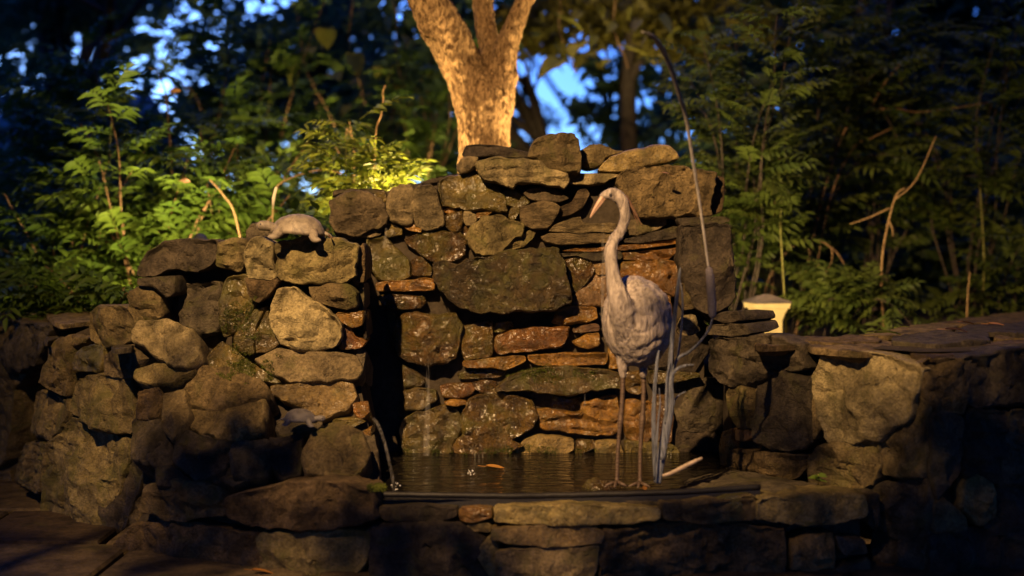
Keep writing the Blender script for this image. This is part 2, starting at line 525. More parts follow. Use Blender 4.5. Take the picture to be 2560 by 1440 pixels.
STONES = [
('back','g',-0.04,[831,504,852,485,893,482,927,487,958,509,965,538,960,560,935,569,902,583,860,583,835,571,829,542]),
('back','d',0,[833,476,877,472,927,471,964,475,959,482,927,485,852,485,833,492]),
('back','m',0,[932,486,961,477,966,497,959,505,937,491]),
('back','g',-0.02,[971,501,978,473,1004,464,1027,466,1031,483,1030,514,1028,559,1004,560,978,549,970,528]),
('back','g',-0.03,[1034,480,1046,469,1074,466,1092,476,1094,508,1103,532,1108,560,1094,570,1063,570,1039,560,1033,528]),
('back','m',0,[1105,452,1122,445,1164,436,1199,440,1226,452,1247,469,1258,501,1267,525,1247,529,1199,521,1143,516,1108,511,1104,483]),
('back','d',0.03,[1049,456,1094,442,1143,434,1153,437,1122,444,1094,456,1060,462]),
('back','d',0.02,[1093,458,1103,456,1106,483,1105,508,1097,504]),
('back','o',-0.01,[1108,525,1119,521,1150,528,1129,534,1115,532]),
('back','w',0,[1112,542,1123,535,1153,528,1156,546,1150,576,1136,582,1122,571,1110,560]),
('back','g',0,[1159,528,1188,530,1190,546,1185,562,1165,560,1158,546]),
('back','o',-0.02,[1192,532,1230,530,1212,542,1192,546]),
('back','w',0.02,[1150,579,1164,563,1183,564,1171,585,1157,594]),
('back','b',-0.05,[1169,591,1178,573,1199,553,1223,540,1254,542,1268,556,1299,556,1308,568,1299,587,1265,608,1244,632,1212,636,1188,626,1173,608]),
('back','b',-0.02,[1251,629,1269,610,1303,589,1327,574,1339,578,1331,598,1310,615,1275,627]),
('back','m',0,[1271,546,1277,519,1299,520,1296,532,1286,549]),
('back','m',0,[1255,487,1268,476,1299,478,1323,500,1317,510,1292,517,1269,511,1259,501]),
('back','g',-0.03,[1310,483,1321,473,1358,469,1386,473,1414,490,1420,497,1393,504,1362,501,1324,497]),
('back','k',-0.04,[1301,521,1334,510,1379,506,1396,518,1393,535,1379,556,1362,570,1334,570,1313,563,1303,542]),
('back','k',-0.01,[1398,519,1431,505,1445,476,1466,473,1473,487,1456,518,1428,535,1398,542]),
('back','l',-0.09,[1190,414,1199,400,1240,392,1299,399,1351,402,1365,421,1417,432,1421,452,1410,469,1386,466,1338,455,1299,454,1282,466,1261,459,1212,448,1199,435]),
('back','d',-0.02,[1155,389,1167,363,1188,360,1240,363,1282,372,1331,382,1329,394,1299,396,1240,389,1195,392,1164,394]),
('back','l',-0.04,[1143,421,1151,401,1167,392,1195,393,1194,403,1187,417,1174,426,1150,435]),
('back','b',-0.08,[1324,378,1341,353,1372,341,1400,336,1428,337,1442,351,1447,389,1448,424,1435,430,1393,424,1367,417,1356,400,1328,394]),
('back','b',0.05,[1451,382,1474,365,1498,363,1522,372,1536,376,1560,376,1543,385,1515,392,1501,410,1477,421,1453,411]),
('back','y',-0.02,[1497,424,1510,411,1526,394,1560,380,1599,373,1633,363,1668,363,1689,382,1696,396,1675,402,1640,410,1595,419,1553,428,1508,428]),
('back','l',-0.03,[1422,436,1456,435,1508,434,1545,436,1543,442,1522,449,1508,459,1467,461,1424,459]),
('back','c',-0.08,[1544,449,1551,435,1595,421,1647,420,1699,421,1751,425,1786,435,1783,459,1775,476,1774,525,1778,535,1744,535,1692,540,1647,539,1606,542,1578,514,1564,480,1545,461]),
('back','c',0,[1781,469,1790,462,1793,440,1810,446,1810,469,1806,528,1786,535,1778,525]),
('back','d',0.02,[1501,462,1540,452,1543,466,1536,473,1505,473]),
('back','k',-0.06,[1375,577,1390,560,1422,550,1451,542,1453,556,1481,560,1522,558,1564,563,1567,580,1522,581,1494,580,1439,580]),
('back','k',-0.05,[1352,591,1376,583,1439,583,1508,585,1557,587,1543,607,1515,607,1467,609,1404,612,1362,605]),
('back','l',-0.03,[1578,552,1612,544,1661,545,1664,560,1647,573,1623,580,1595,587,1569,588,1574,563]),
('back','d',-0.03,[1564,597,1595,591,1647,578,1692,564,1699,594,1647,601,1595,608,1557,605]),
('back','o',-0.02,[1404,627,1446,619,1515,616,1647,604,1692,599,1692,609,1612,621,1543,626,1467,629]),
('back','o',0,[1557,630,1595,629,1661,623,1692,619,1695,632,1668,649,1612,651,1557,650]),
('back','w',0,[1416,653,1439,641,1474,650,1487,670,1478,687,1450,722,1429,729,1416,702]),
('back','r',0,[1478,658,1512,654,1515,684,1494,687,1480,669]),
('back','o',0,[1553,655,1647,653,1692,655,1692,712,1682,737,1647,719,1606,712,1557,712]),
('back','r',0.01,[1489,692,1515,689,1522,764,1494,764,1435,764,1432,744,1455,720,1475,693]),
('back','o',-0.01,[1381,807,1397,776,1418,767,1491,769,1494,796,1467,805,1404,811]),
('back','d',-0.02,[1397,634,1474,631,1515,628,1555,629,1555,648,1512,651,1481,653,1442,638,1404,643]),
('back','v',-0.1,[1086,655,1122,653,1157,658,1192,647,1247,642,1282,630,1344,626,1355,623,1393,623,1397,643,1410,667,1414,702,1424,730,1421,751,1397,768,1351,775,1299,775,1265,781,1230,778,1195,778,1157,768,1122,747,1101,719,1089,695]),
('back','w',0,[1015,598,1049,585,1094,581,1143,581,1160,594,1159,632,1143,646,1108,653,1067,646,1046,626,1018,608]),
('back','m',0,[927,667,919,625,914,602,960,598,989,625,1018,650,1020,692,1002,700,943,696,935,675]),
('back','w',0.02,[1029,650,1052,642,1077,667,1075,688,1031,688]),
('back','o',-0.03,[939,706,977,703,1018,701,1072,694,1087,701,1085,726,1018,727,943,728]),
('back','w',-0.02,[945,742,960,736,1002,738,1056,742,1064,754,1052,771,977,774,960,762]),
('back','w',-0.03,[989,800,1018,788,1081,788,1135,788,1150,808,1143,854,1135,892,1102,908,1060,910,1018,896,993,879,988,838]),
('back','m',0.02,[965,780,988,784,988,858,978,850,973,808]),
('back','o',-0.02,[1007,565,1031,561,1054,571,1052,581,1022,575]),
('back','m',0,[968,558,1001,568,1005,587,970,592,962,579]),
('back','g',-0.01,[902,577,934,568,956,570,952,587,927,593,898,591]),
('back','d',0.01,[831,577,852,585,893,586,897,592,885,598,848,596]),
('back','w',0,[1158,822,1178,815,1206,806,1229,805,1228,849,1226,884,1206,896,1160,895,1154,856]),
('back','w',0.02,[1239,808,1277,802,1285,821,1247,831,1234,829]),
('back','o',-0.03,[1242,840,1282,826,1351,819,1424,817,1417,842,1400,867,1351,874,1282,881,1254,887,1239,877,1238,853]),
('back','r',0,[1432,819,1490,808,1499,815,1497,827,1456,831,1434,831]),
('back','o',-0.01,[1428,854,1469,838,1497,833,1499,863,1469,871,1452,868]),
('back','o',-0.02,[1158,902,1195,900,1237,894,1296,888,1312,892,1312,903,1289,915,1261,926,1233,920,1195,920,1167,919,1156,912]),
('back','w',0.02,[1143,933,1192,923,1230,924,1268,930,1247,943,1199,946,1150,950]),
('back','o',-0.03,[1319,888,1362,885,1421,883,1517,881,1518,898,1511,912,1442,913,1386,913,1341,913,1324,902]),
('back','o',0,[1520,869,1560,871,1560,919,1523,919]),
('back','m',-0.05,[1241,968,1268,944,1299,930,1351,923,1421,920,1490,921,1546,930,1553,968,1511,974,1469,978,1421,988,1369,981,1317,978,1282,978,1247,981]),
('back','o',0,[1102,968,1122,960,1178,958,1187,974,1174,988,1143,995,1110,995]),
('back','w',-0.01,[1182,957,1212,951,1239,954,1238,974,1212,981,1190,974]),
('back','o',-0.03,[1110,1006,1126,999,1164,1001,1167,1011,1136,1016,1116,1014]),
('back','w',-0.03,[1155,1058,1164,1023,1174,1000,1226,987,1268,989,1324,1005,1339,1044,1332,1068,1299,1086,1278,1094,1305,1110,1275,1131,1233,1143,1178,1143,1140,1131,1140,1110,1157,1086]),
('back','m',0,[1005,1051,1046,1038,1108,1020,1139,1025,1149,1051,1146,1086,1126,1106,1123,1134,1067,1143,1015,1143,1005,1103]),
('back','m',0,[1008,979,1046,973,1087,975,1093,999,1060,1020,1015,1028,1012,1002]),
('back','m',0.02,[1005,912,1022,920,1053,940,1062,954,1053,968,1012,969,1008,936]),
('back','o',0,[1342,1024,1362,1020,1393,1024,1431,1034,1453,1031,1460,1003,1497,996,1542,989,1546,1023,1546,1075,1525,1086,1456,1084,1403,1079,1358,1075,1349,1054]),
('back','y',0,[1278,1131,1317,1100,1351,1090,1403,1090,1431,1100,1431,1124,1403,1141,1334,1143,1285,1143]),
('back','w',0,[1442,1099,1483,1102,1490,1117,1469,1131,1440,1141]),
('back','y',0,[1491,1104,1546,1100,1560,1143,1490,1143]),
('back','w',0.05,[1310,988,1358,985,1421,994,1456,988,1449,1023,1393,1020,1338,1020]),
('back','o',0,[1567,1002,1622,1006,1628,1030,1628,1092,1615,1105,1570,1094,1561,1058]),
('back','w',-0.01,[1563,933,1601,929,1608,974,1598,985,1567,978]),
('back','m',0,[1565,1101,1643,1107,1685,1114,1706,1148,1565,1148]),
('back','o',0.01,[1630,995,1667,988,1681,1044,1678,1103,1631,1101]),
('back','m',-0.02,[1622,926,1678,929,1744,933,1751,942,1699,954,1650,961,1622,957]),
('back','d',0.05,[1692,961,1751,951,1803,954,1817,1002,1813,1058,1782,1075,1712,1075,1688,1023]),
('back','d',0.05,[1690,1079,1782,1079,1799,1106,1789,1155,1712,1155,1692,1113]),
('back','o',0,[1594,745,1674,738,1678,794,1671,849,1608,870]),
('back','d',0,[1612,853,1674,855,1678,895,1667,926,1622,922]),
('back','d',0.03,[1688,801,1747,804,1778,829,1768,884,1733,929,1688,926]),
('rpil','d',-0.02,[1693,546,1751,543,1800,541,1821,543,1824,553,1800,560,1751,563,1703,567]),
('rpil','d',-0.03,[1703,571,1751,566,1814,561,1824,584,1826,632,1831,685,1835,744,1824,761,1779,778,1742,768,1731,737,1714,702,1703,667,1700,615]),
('rpil','b',0,[1710,710,1727,720,1737,751,1731,771,1710,774,1700,754,1703,720]),
('lpil','d',0.05,[342,691,364,633,416,604,477,601,540,604,543,638,526,664,489,680,446,669,422,671,397,690]),
('lpil','b',0.03,[548,609,611,598,617,610,611,657,600,675,546,665]),
('lpil','l',-0.04,[612,633,627,601,656,597,678,608,677,650,689,688,668,697,618,692]),
('lpil','c',-0.03,[614,697,643,698,689,695,692,708,677,730,643,755,623,734]),
('lpil','b',-0.03,[694,605,768,597,843,601,893,621,882,658,881,692,852,704,793,702,735,708,698,692]),
('lpil','c',0.03,[896,622,909,608,914,633,911,704,893,708,885,692]),
('lpil','b',-0.02,[773,721,810,709,868,711,888,729,891,767,860,771,818,762,786,750]),
('lpil','l',-0.04,[681,767,698,726,739,722,768,751,810,772,839,800,850,841,831,862,785,876,735,871,702,850,678,800]),
('lpil','o',0,[840,784,905,778,903,812,881,817,852,804]),
('lpil','o',0.02,[845,810,877,822,885,842,913,851,905,870,848,872,853,842]),
('lpil','m',0.03,[586,838,635,777,662,769,639,817,634,887,586,875]),
('lpil','m',0.02,[642,829,668,777,685,817,701,854,669,878,640,878]),
('lpil','m',0.03,[557,838,551,774,564,696,611,690,634,762,605,817,570,840]),
('lpil','l',-0.04,[640,897,702,872,793,880,852,880,889,892,901,921,893,946,827,950,727,949,678,933]),
('lpil','y',-0.02,[682,962,768,958,879,958,886,992,866,1020,817,1040,789,1044,754,1016,713,1002,680,985]),
('lpil','d',0.06,[898,710,909,708,910,775,896,775]),
('lpil','d',0.05,[909,780,914,777,918,846,910,849]),
('lpil','d',0.06,[893,875,914,875,906,942,900,921,891,890]),
('lpil','d',0.12,[449,713,550,707,553,774,544,829,501,841,452,798]),
('lpil','d',0,[342,696,397,694,437,691,435,731,416,743,391,718,345,713]),
('lpil','b',0.03,[322,737,344,717,400,720,402,797,350,798,330,786]),
('lpil','o',-0.02,[884,1010,920,1003,922,1034,901,1047,884,1027]),
('lpil','o',-0.02,[908,1080,927,1069,927,1089,911,1096]),
('lpil','m',-0.02,[517,893,553,853,587,878,617,902,663,927,700,951,691,960,648,951,581,927,532,919,510,918]),
('lpil','m',-0.04,[832,1048,893,1045,913,1055,872,1071,835,1066]),
('mound','l',-0.05,[333,829,344,809,373,798,416,801,465,823,500,847,497,890,465,911,428,908,379,879,342,855]),
('mound','b',0,[337,928,391,910,465,919,489,922,428,957,367,957,334,946]),
('mound','c',0,[344,978,397,971,408,1006,391,1042,344,1043]),
('mound','b',-0.03,[411,983,463,977,469,1049,429,1103,405,1061]),
('mound','c',0.02,[460,976,509,922,562,922,648,952,672,988,611,1001,550,1025,490,1014]),
('mound','c',0.02,[477,1025,550,1031,605,1009,660,1000,648,1067,587,1098,513,1086,483,1067]),
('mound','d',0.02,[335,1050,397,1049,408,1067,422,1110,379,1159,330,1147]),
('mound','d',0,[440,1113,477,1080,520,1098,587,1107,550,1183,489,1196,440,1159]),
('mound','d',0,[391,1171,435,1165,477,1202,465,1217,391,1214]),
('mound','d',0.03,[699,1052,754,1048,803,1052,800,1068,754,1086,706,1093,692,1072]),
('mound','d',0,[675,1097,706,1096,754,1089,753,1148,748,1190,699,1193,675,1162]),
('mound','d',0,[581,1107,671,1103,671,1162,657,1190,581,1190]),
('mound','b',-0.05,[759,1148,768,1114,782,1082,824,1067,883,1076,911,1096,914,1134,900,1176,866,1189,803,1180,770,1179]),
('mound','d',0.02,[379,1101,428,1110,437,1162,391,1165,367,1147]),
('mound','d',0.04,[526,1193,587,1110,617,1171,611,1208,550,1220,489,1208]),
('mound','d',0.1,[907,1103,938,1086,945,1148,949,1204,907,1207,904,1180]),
('basin','b',-0.03,[350,1280,365,1222,430,1203,540,1217,558,1250,568,1288,440,1300]),
('basin','c',-0.04,[566,1245,700,1213,850,1207,928,1226,934,1300,800,1325,620,1314,577,1290]),
('basin','c',0,[292,1370,335,1312,440,1306,560,1322,640,1332,660,1400,620,1446,480,1436,400,1405,330,1400]),
('basin','b',0,[650,1334,800,1334,922,1324,918,1400,862,1452,660,1450]),
('basin','d',0,[945,1268,1050,1264,1138,1270,1142,1290,1100,1304,960,1302]),
('basin','o',0,[1148,1272,1226,1270,1230,1294,1180,1306,1150,1300]),
('basin','y',-0.02,[1236,1268,1400,1262,1560,1266,1648,1270,1650,1300,1560,1310,1400,1314,1240,1308]),
('basin','b',-0.01,[1655,1258,1780,1252,1888,1246,1885,1300,1780,1308,1664,1300]),
('basin','d',0,[932,1312,1040,1310,1150,1312,1210,1350,1222,1450,932,1450]),
('basin','y',0.01,[1168,1312,1225,1308,1226,1330,1172,1328]),
('basin','b',0,[1226,1338,1242,1352,1240,1450,1226,1450,1190,1380]),
('basin','y',-0.02,[1230,1318,1340,1314,1480,1318,1510,1330,1500,1358,1400,1368,1290,1362,1232,1350]),
('basin','l',-0.01,[1246,1374,1380,1370,1496,1366,1484,1450,1246,1450]),
('basin','c',0,[1514,1326,1640,1316,1790,1314,1952,1318,1960,1380,1950,1450,1510,1450,1500,1380]),
('basin','b',-0.02,[1894,1256,1908,1246,1980,1243,2057,1241,2159,1235,2164,1291,2108,1306,2006,1312,1894,1299]),
('basin','m',0,[1800,1249,1851,1240,1884,1240,1888,1276,1867,1298,1800,1301]),
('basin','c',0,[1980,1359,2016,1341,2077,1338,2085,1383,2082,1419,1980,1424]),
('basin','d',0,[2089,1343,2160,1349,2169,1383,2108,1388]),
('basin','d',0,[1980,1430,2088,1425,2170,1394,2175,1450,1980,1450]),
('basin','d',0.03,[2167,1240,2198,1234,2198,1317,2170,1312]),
('lwing','b',0,[105,1177,120,1113,144,1092,183,1049,257,1081,323,1101,325,1141,296,1232,265,1293,247,1342,178,1325,123,1307,103,1275]),
('lwing','b',-0.02,[178,1018,197,952,257,940,322,952,335,988,330,1083,263,1077,203,1048]),
('lwing','l',-0.04,[264,890,295,871,341,867,351,902,335,927,329,946,265,935]),
('lwing','m',-0.02,[180,915,203,873,257,862,260,890,252,927,191,928]),
('lwing','b',0,[103,927,116,902,138,855,182,837,218,847,183,872,174,927,166,988,101,959]),
('lwing','b',0,[87,977,164,1001,176,1031,154,1072,117,1097,87,1084]),
('lwing','b',0,[51,1147,68,1113,110,1105,112,1159,98,1232,39,1202]),
('lwing','b',0,[26,811,61,798,95,835,84,896,61,957,50,1080,21,1150,-9,1177,-9,811]),
('lwing','b',-0.03,[230,775,269,769,318,772,335,793,332,829,331,852,269,861,227,852,224,806]),
('lwing','d',0,[260,1171,287,1251,318,1147,342,1159,367,1177,342,1238,293,1349,257,1349]),
('lwing','b',0.02,[287,1318,342,1245,367,1226,391,1223,355,1281,342,1361,293,1355]),
('rwing','b',0.02,[1821,974,1851,968,1892,961,1895,1023,1886,1065,1845,1065,1823,1030]),
('rwing','d',0,[1897,933,1942,932,2010,947,2024,988,2035,1051,2024,1103,1997,1121,1921,1121,1897,1086,1894,988]),
('rwing','o',0.02,[1806,1082,1830,1072,1827,1106,1817,1145,1823,1165,1800,1162,1799,1113]),
('rwing','r',0.02,[1838,1076,1883,1076,1889,1089,1865,1103,1838,1099]),
('rwing','c',0,[1831,1124,1886,1128,1942,1135,2004,1138,2024,1162,1990,1197,1886,1204,1835,1190,1824,1155]),
('rwing','d',0,[1779,851,1851,844,1914,844,2002,862,2009,926,1942,929,1893,954,1821,966,1777,929]),
('rwing','d',-0.02,[1776,795,1810,781,1841,777,1850,796,1847,802,1813,808]),
('rwing','d',-0.01,[1765,815,1831,810,1865,812,1876,835,1824,839,1769,836]),
('rwing','l',-0.03,[2053,891,2108,886,2201,891,2273,912,2304,927,2288,977,2265,1055,2222,1071,2201,1095,2160,1098,2068,1106,2047,1034,2032,957]),
('rwing','b',-0.02,[2068,1113,2190,1103,2198,1162,2179,1214,2108,1219,2032,1214,2017,1142]),
('rwing','b',0,[2248,1009,2293,984,2323,1020,2319,1091,2313,1188,2264,1193,2207,1178,2207,1103,2243,1081]),
('rwing','c',0,[2036,967,2057,1008,2065,1060,2034,1101,2031,1008]),
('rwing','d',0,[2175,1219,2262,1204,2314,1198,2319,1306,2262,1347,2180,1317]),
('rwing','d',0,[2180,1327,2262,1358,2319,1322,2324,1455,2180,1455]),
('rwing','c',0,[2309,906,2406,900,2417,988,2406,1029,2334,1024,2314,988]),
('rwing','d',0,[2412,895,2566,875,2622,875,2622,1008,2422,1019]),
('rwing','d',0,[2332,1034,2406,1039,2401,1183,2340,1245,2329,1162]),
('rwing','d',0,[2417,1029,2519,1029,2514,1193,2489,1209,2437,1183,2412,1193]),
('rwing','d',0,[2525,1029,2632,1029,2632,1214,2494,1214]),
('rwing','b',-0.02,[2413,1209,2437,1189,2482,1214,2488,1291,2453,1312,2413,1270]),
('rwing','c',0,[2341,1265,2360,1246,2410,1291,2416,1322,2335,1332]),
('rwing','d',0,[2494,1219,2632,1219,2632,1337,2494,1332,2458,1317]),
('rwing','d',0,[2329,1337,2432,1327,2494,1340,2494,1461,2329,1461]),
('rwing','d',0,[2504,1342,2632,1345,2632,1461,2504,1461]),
]



def resample(P, step_n):
    L = [0.0]
    for a, b in zip(P, P[1:] + P[:1]):
        L.append(L[-1] + (b - a).length)
    tot = L[-1]
    out = []
    for k in range(step_n):
        s = tot * k / step_n
        i = min(bisect.bisect_right(L, s) - 1, len(P) - 1)
        t = (s - L[i]) / max(1e-9, L[i + 1] - L[i])
        out.append(P[i].lerp(P[(i + 1) % len(P)], t))
    return out, tot


def seg_dist(p, a, b):
    ab = b - a
    t = max(0.0, min(1.0, (p - a).dot(ab) / max(1e-12, ab.length_squared)))
    return (p - a - ab * t).length


def inside(p, P):
    c = False
    n = len(P)
    for i in range(n):
        a, b = P[i], P[i - 1]
        if (a.y > p.y) != (b.y > p.y) and p.x < (b.x - a.x) * (p.y - a.y) / (b.y - a.y) + a.x:
            c = not c
    return c


def fractal(p, k, strata=False):
    a = noise.noise(p * 5.5) * 0.018
    a -= abs(noise.noise(p * 10.0 + Vector((7, 3, 1)))) * 0.026
    a += noise.noise(p * 24.0) * 0.009
    a -= abs(noise.noise(p * 48.0)) * 0.008
    a += noise.noise(p * 95.0) * 0.003
    if strata:
        w = p.z + 0.25 * p.x * 0.3 + 0.02 * noise.noise(p * 6.0)
        a += 0.014 * noise.noise(Vector((p.x * 3, p.y * 3, w * 42.0)))
    return a * k


def rock(pts3, mat, parent, thick, seed, facing, rough=1.0, name='stone', lump=1.0, res=1.0, flat=False, strata=False):
    rg = random.Random(seed)
    n = Vector((0, 0, 0))
    for a, b in zip(pts3, pts3[1:] + pts3[:1]):
        n += Vector(((a.y - b.y) * (a.z + b.z), (a.z - b.z) * (a.x + b.x), (a.x - b.x) * (a.y + b.y)))
    n.normalize()
    if n.dot(facing) < 0:
        n = -n
    c0 = sum(pts3, Vector()) / len(pts3)
    u = Vector((0, 0, 1)).cross(n) if abs(n.z) < 0.9 else Vector((1, 0, 0))
    u = (u - n * u.dot(n)).normalized()
    v = n.cross(u)
    P = [Vector(((p - c0).dot(u), (p - c0).dot(v))) for p in pts3]
    # soften traced corners
    Q = []
    for i in range(len(P)):
        a, b = P[i], P[(i + 1) % len(P)]
        Q += [a.lerp(b, 0.08), a.lerp(b, 0.92)]
    N = 0
    per = sum((b - a).length for a, b in zip(Q, Q[1:] + Q[:1]))
    N = int(max(26, min(120, per / (0.0125 / res))))
    Q, per = resample(Q, N)
    # centre: well inside and seeing the whole outline
    xs = [q.x for q in Q]
    ys = [q.y for q in Q]
    best, bc = -1e9, Vector((0, 0))
    for i in range(1, 12):
        for j in range(1, 12):
            p = Vector((lerp(min(xs), max(xs), i / 12), lerp(min(ys), max(ys), j / 12)))
            if not inside(p, P):
                continue
            d = min(seg_dist(p, P[k], P[(k + 1) % len(P)]) for k in range(len(P)))
            bad = 0
            for k in range(0, N, 2):
                a = Q[k] - p
                b = Q[(k + 2) % N] - p
                if (a.x * b.y - a.y * b.x) * 1.0 <= 0:
                    bad += 1
            area_sign = 1
            sc = d - 0.15 * min(bad, N // 2 - bad) - 0.15 * (p - Vector(((min(xs) + max(xs)) / 2, (min(ys) + max(ys)) / 2))).length
            if sc > best:
                best, bc = sc, p
    R = max(0.012, min(seg_dist(bc, P[k], P[(k + 1) % len(P)]) for k in range(len(P))))
    rr = min(0.008 if flat else 0.019, 0.36 * R)
    bulge = min(0.042, 0.34 * R) * lump
    planes = []
    for k in range(9):
        an = rg.uniform(0, 6.283)
        planes.append((Vector((math.cos(an), math.sin(an))), rg.uniform(0.08, 0.6), rg.uniform(-0.15, 0.9) * R))
    off = Vector((rg.uniform(-50, 50), rg.uniform(-50, 50), rg.uniform(-50, 50)))
    kk = rough * min(1.0, 0.35 + R / 0.12)
    verts, faces = [], []
    oscale = min(0.012, R * 0.16)
    Qn = []
    grow = -0.006 if flat else min(0.0125, 0.16 * R)
    if flat:
        kk *= 0.4
    bed = Vector((rg.uniform(-.35, .35), 0, 1)).normalized()
    bed_amp = rg.choice((0.0, 0.004, 0.009, 0.013)) * (1.6 if strata else 1.0) * min(1.0, 0.10 / R)
    bed_f = rg.uniform(22, 48)
    cracks = []
    for k in range(0 if flat or R < 0.05 else rg.choice((1, 2, 2, 3))):
        an = rg.uniform(0, 3.1416)
        cracks.append((Vector((math.cos(an), math.sin(an))), rg.uniform(-.7, .7) * R, rg.uniform(.006, .016), rg.uniform(.004, .010)))
    for q in Q:
        w = noise.noise_vector((c0 + u * q.x + v * q.y) * 22.0 + off)
        w2 = noise.noise_vector((c0 + u * q.x + v * q.y) * 60.0 + off)
        ow = q - bc
        Qn.append(q + ow.normalized() * grow + Vector((w.x, w.y)) * oscale + Vector((w2.x, w2.y)) * oscale * 0.45)
    # points of the face: outline, rounded rim rows, then an even net
    Q2 = np.array([(q.x, q.y) for q in Qn])
    nx = np.roll(Q2, -1, 0)

    def edge_dist(pts):
        ab = nx - Q2
        ap = pts[:, None, :] - Q2[None]
        t = np.clip((ap * ab[None]).sum(2) / np.maximum((ab * ab).sum(1), 1e-12)[None], 0, 1)
        dv = ap - t[..., None] * ab[None]
        return np.sqrt((dv * dv).sum(2).min(1))

    def in_poly(pts):
        x, y = pts[:, 0:1], pts[:, 1:2]
        ax, ay, bx, by = Q2[:, 0][None], Q2[:, 1][None], nx[:, 0][None], nx[:, 1][None]
        hit = ((ay > y) != (by > y)) & (x < (bx - ax) * (y - ay) / np.where(by == ay, 1e-12, by - ay) + ax)
        return hit.sum(1) % 2 == 1

    tn = np.roll(Q2, -1, 0) - np.roll(Q2, 1, 0)
    tn /= np.maximum(np.linalg.norm(tn, axis=1), 1e-9)[:, None]
    area = 0.5 * (Q2[:, 0] * nx[:, 1] - nx[:, 0] * Q2[:, 1]).sum()
    inn = np.stack([-tn[:, 1], tn[:, 0]], 1) * (1 if area > 0 else -1)
    g = 0.0125 / res
    cand = []
    for off_ in (0.22 * rr, 0.6 * rr, 1.1 * rr):
        pts = Q2 + inn * off_
        dd_ = edge_dist(pts)
        cand.append(pts[in_poly(pts) & (dd_ > off_ * 0.8)])
    gx = np.arange(Q2[:, 0].min(), Q2[:, 0].max(), g)
    gy = np.arange(Q2[:, 1].min(), Q2[:, 1].max(), g * 0.866)
    grid = np.array([(x + (g * 0.5 if j % 2 else 0) + rg.uniform(-.25, .25) * g, y + rg.uniform(-.25, .25) * g) for j, y in enumerate(gy) for x in gx])
    if len(grid):
        dd_ = edge_dist(grid)
        cand.append(grid[in_poly(grid) & (dd_ > 1.1 * rr + 0.5 * g)])
    inner = np.concatenate(cand) if cand else np.zeros((0, 2))
    allp = [Vector((p[0], p[1])) for p in Q2] + [Vector((p[0], p[1])) for p in inner]
    ov, oe, of_, orig, _e, _f = delaunay_2d_cdt(allp, [], [list(range(N))], 1, 1e-6)
    where = {}
    for k, lst in enumerate(orig):
        for q_ in lst:
            where[q_] = k
    P2 = np.array([(p.x, p.y) for p in ov])
    ed = edge_dist(P2)
    for k in range(len(ov)):
        q = Vector((P2[k][0], P2[k][1]))
        base = c0 + u * q.x + v * q.y
        rq = max(0.004, rr * (1.0 + 0.7 * noise.noise(base * 9.0 - off)))
        e = min(1.0, ed[k] / rq)
        h = rr * math.sqrt(max(0.0, 1 - (1 - e) ** 2)) * 0.9 - (0.012 if flat else 0.0)
        f = bulge
        for dr, sl, of in planes:
            f = min(f, bulge - sl * ((q - bc).dot(dr) - of))
        f = max(f, -0.4 * rr)
        if flat:
            f = 0.2 * f
        h += f * e
        p = base + n * h
        h += fractal(p + off, kk) * (0.35 + 0.65 * e)
        if bed_amp:
            lay = noise.noise(Vector((0.6, 0.2, (p.dot(bed) + 0.03 * noise.noise(p * 5 + off)) * bed_f)) + off)
            h += bed_amp * (2.2 * lay if abs(lay) < .22 else (.48 if lay > 0 else -.48)) * e
        for cd, co, cdep, cw in cracks:
            x_ = (q - bc).dot(cd) - co + 0.05 * noise.noise(p * 7 + off) + 0.02 * noise.noise(p * 22 + off)
            if x_ > 0:
                h -= cdep * 0.45 * min(1, x_ / 0.01) * e
            h -= cdep * math.exp(-(x_ / cw) ** 2) * e
        w = noise.noise_vector(p * 14 + off) * 0.008 * kk
        verts.append(base + n * h + (w - n * w.dot(n)) * e)
    faces = [tuple(f_) for f_ in of_]
    if faces:
        a_, b_, c_ = (P2[i] for i in faces[0][:3])
        if (b_[0] - a_[0]) * (c_[1] - a_[1]) - (b_[1] - a_[1]) * (c_[0] - a_[0]) < 0:
            faces = [tuple(reversed(f_)) for f_ in faces]
    rim = [where[i] for i in range(N) if i in where]
    rim = [a for a, b in zip(rim, rim[1:] + rim[:1]) if a != b]
    if area < 0:
        rim.reverse()
    prev = rim
    for s_, h in ((1.0, -0.03 if flat else -0.05), (0.96, -thick * 0.6), (0.80, -thick)):
        row = []
        for k in rim:
            q = Vector((P2[k][0], P2[k][1]))
            p2 = bc + (q - bc) * s_
            p = c0 + u * p2.x + v * p2.y + n * (h if h > -thick else -thick)
            w = noise.noise_vector(p * 9 + off) * 0.008
            row.append(len(verts))
            verts.append(p + w * (0.3 if s_ == 1.0 else 1.0))
        m_ = len(rim)
        for i in range(m_):
            j = (i + 1) % m_
            faces.append((prev[j], prev[i], row[i], row[j]))
        prev = row
    faces.append(tuple(reversed(prev)))
    o = obj(name, verts, faces, mat, parent, True, c0)
    o.data.set_sharp_from_angle(angle=rad(38))
    return o


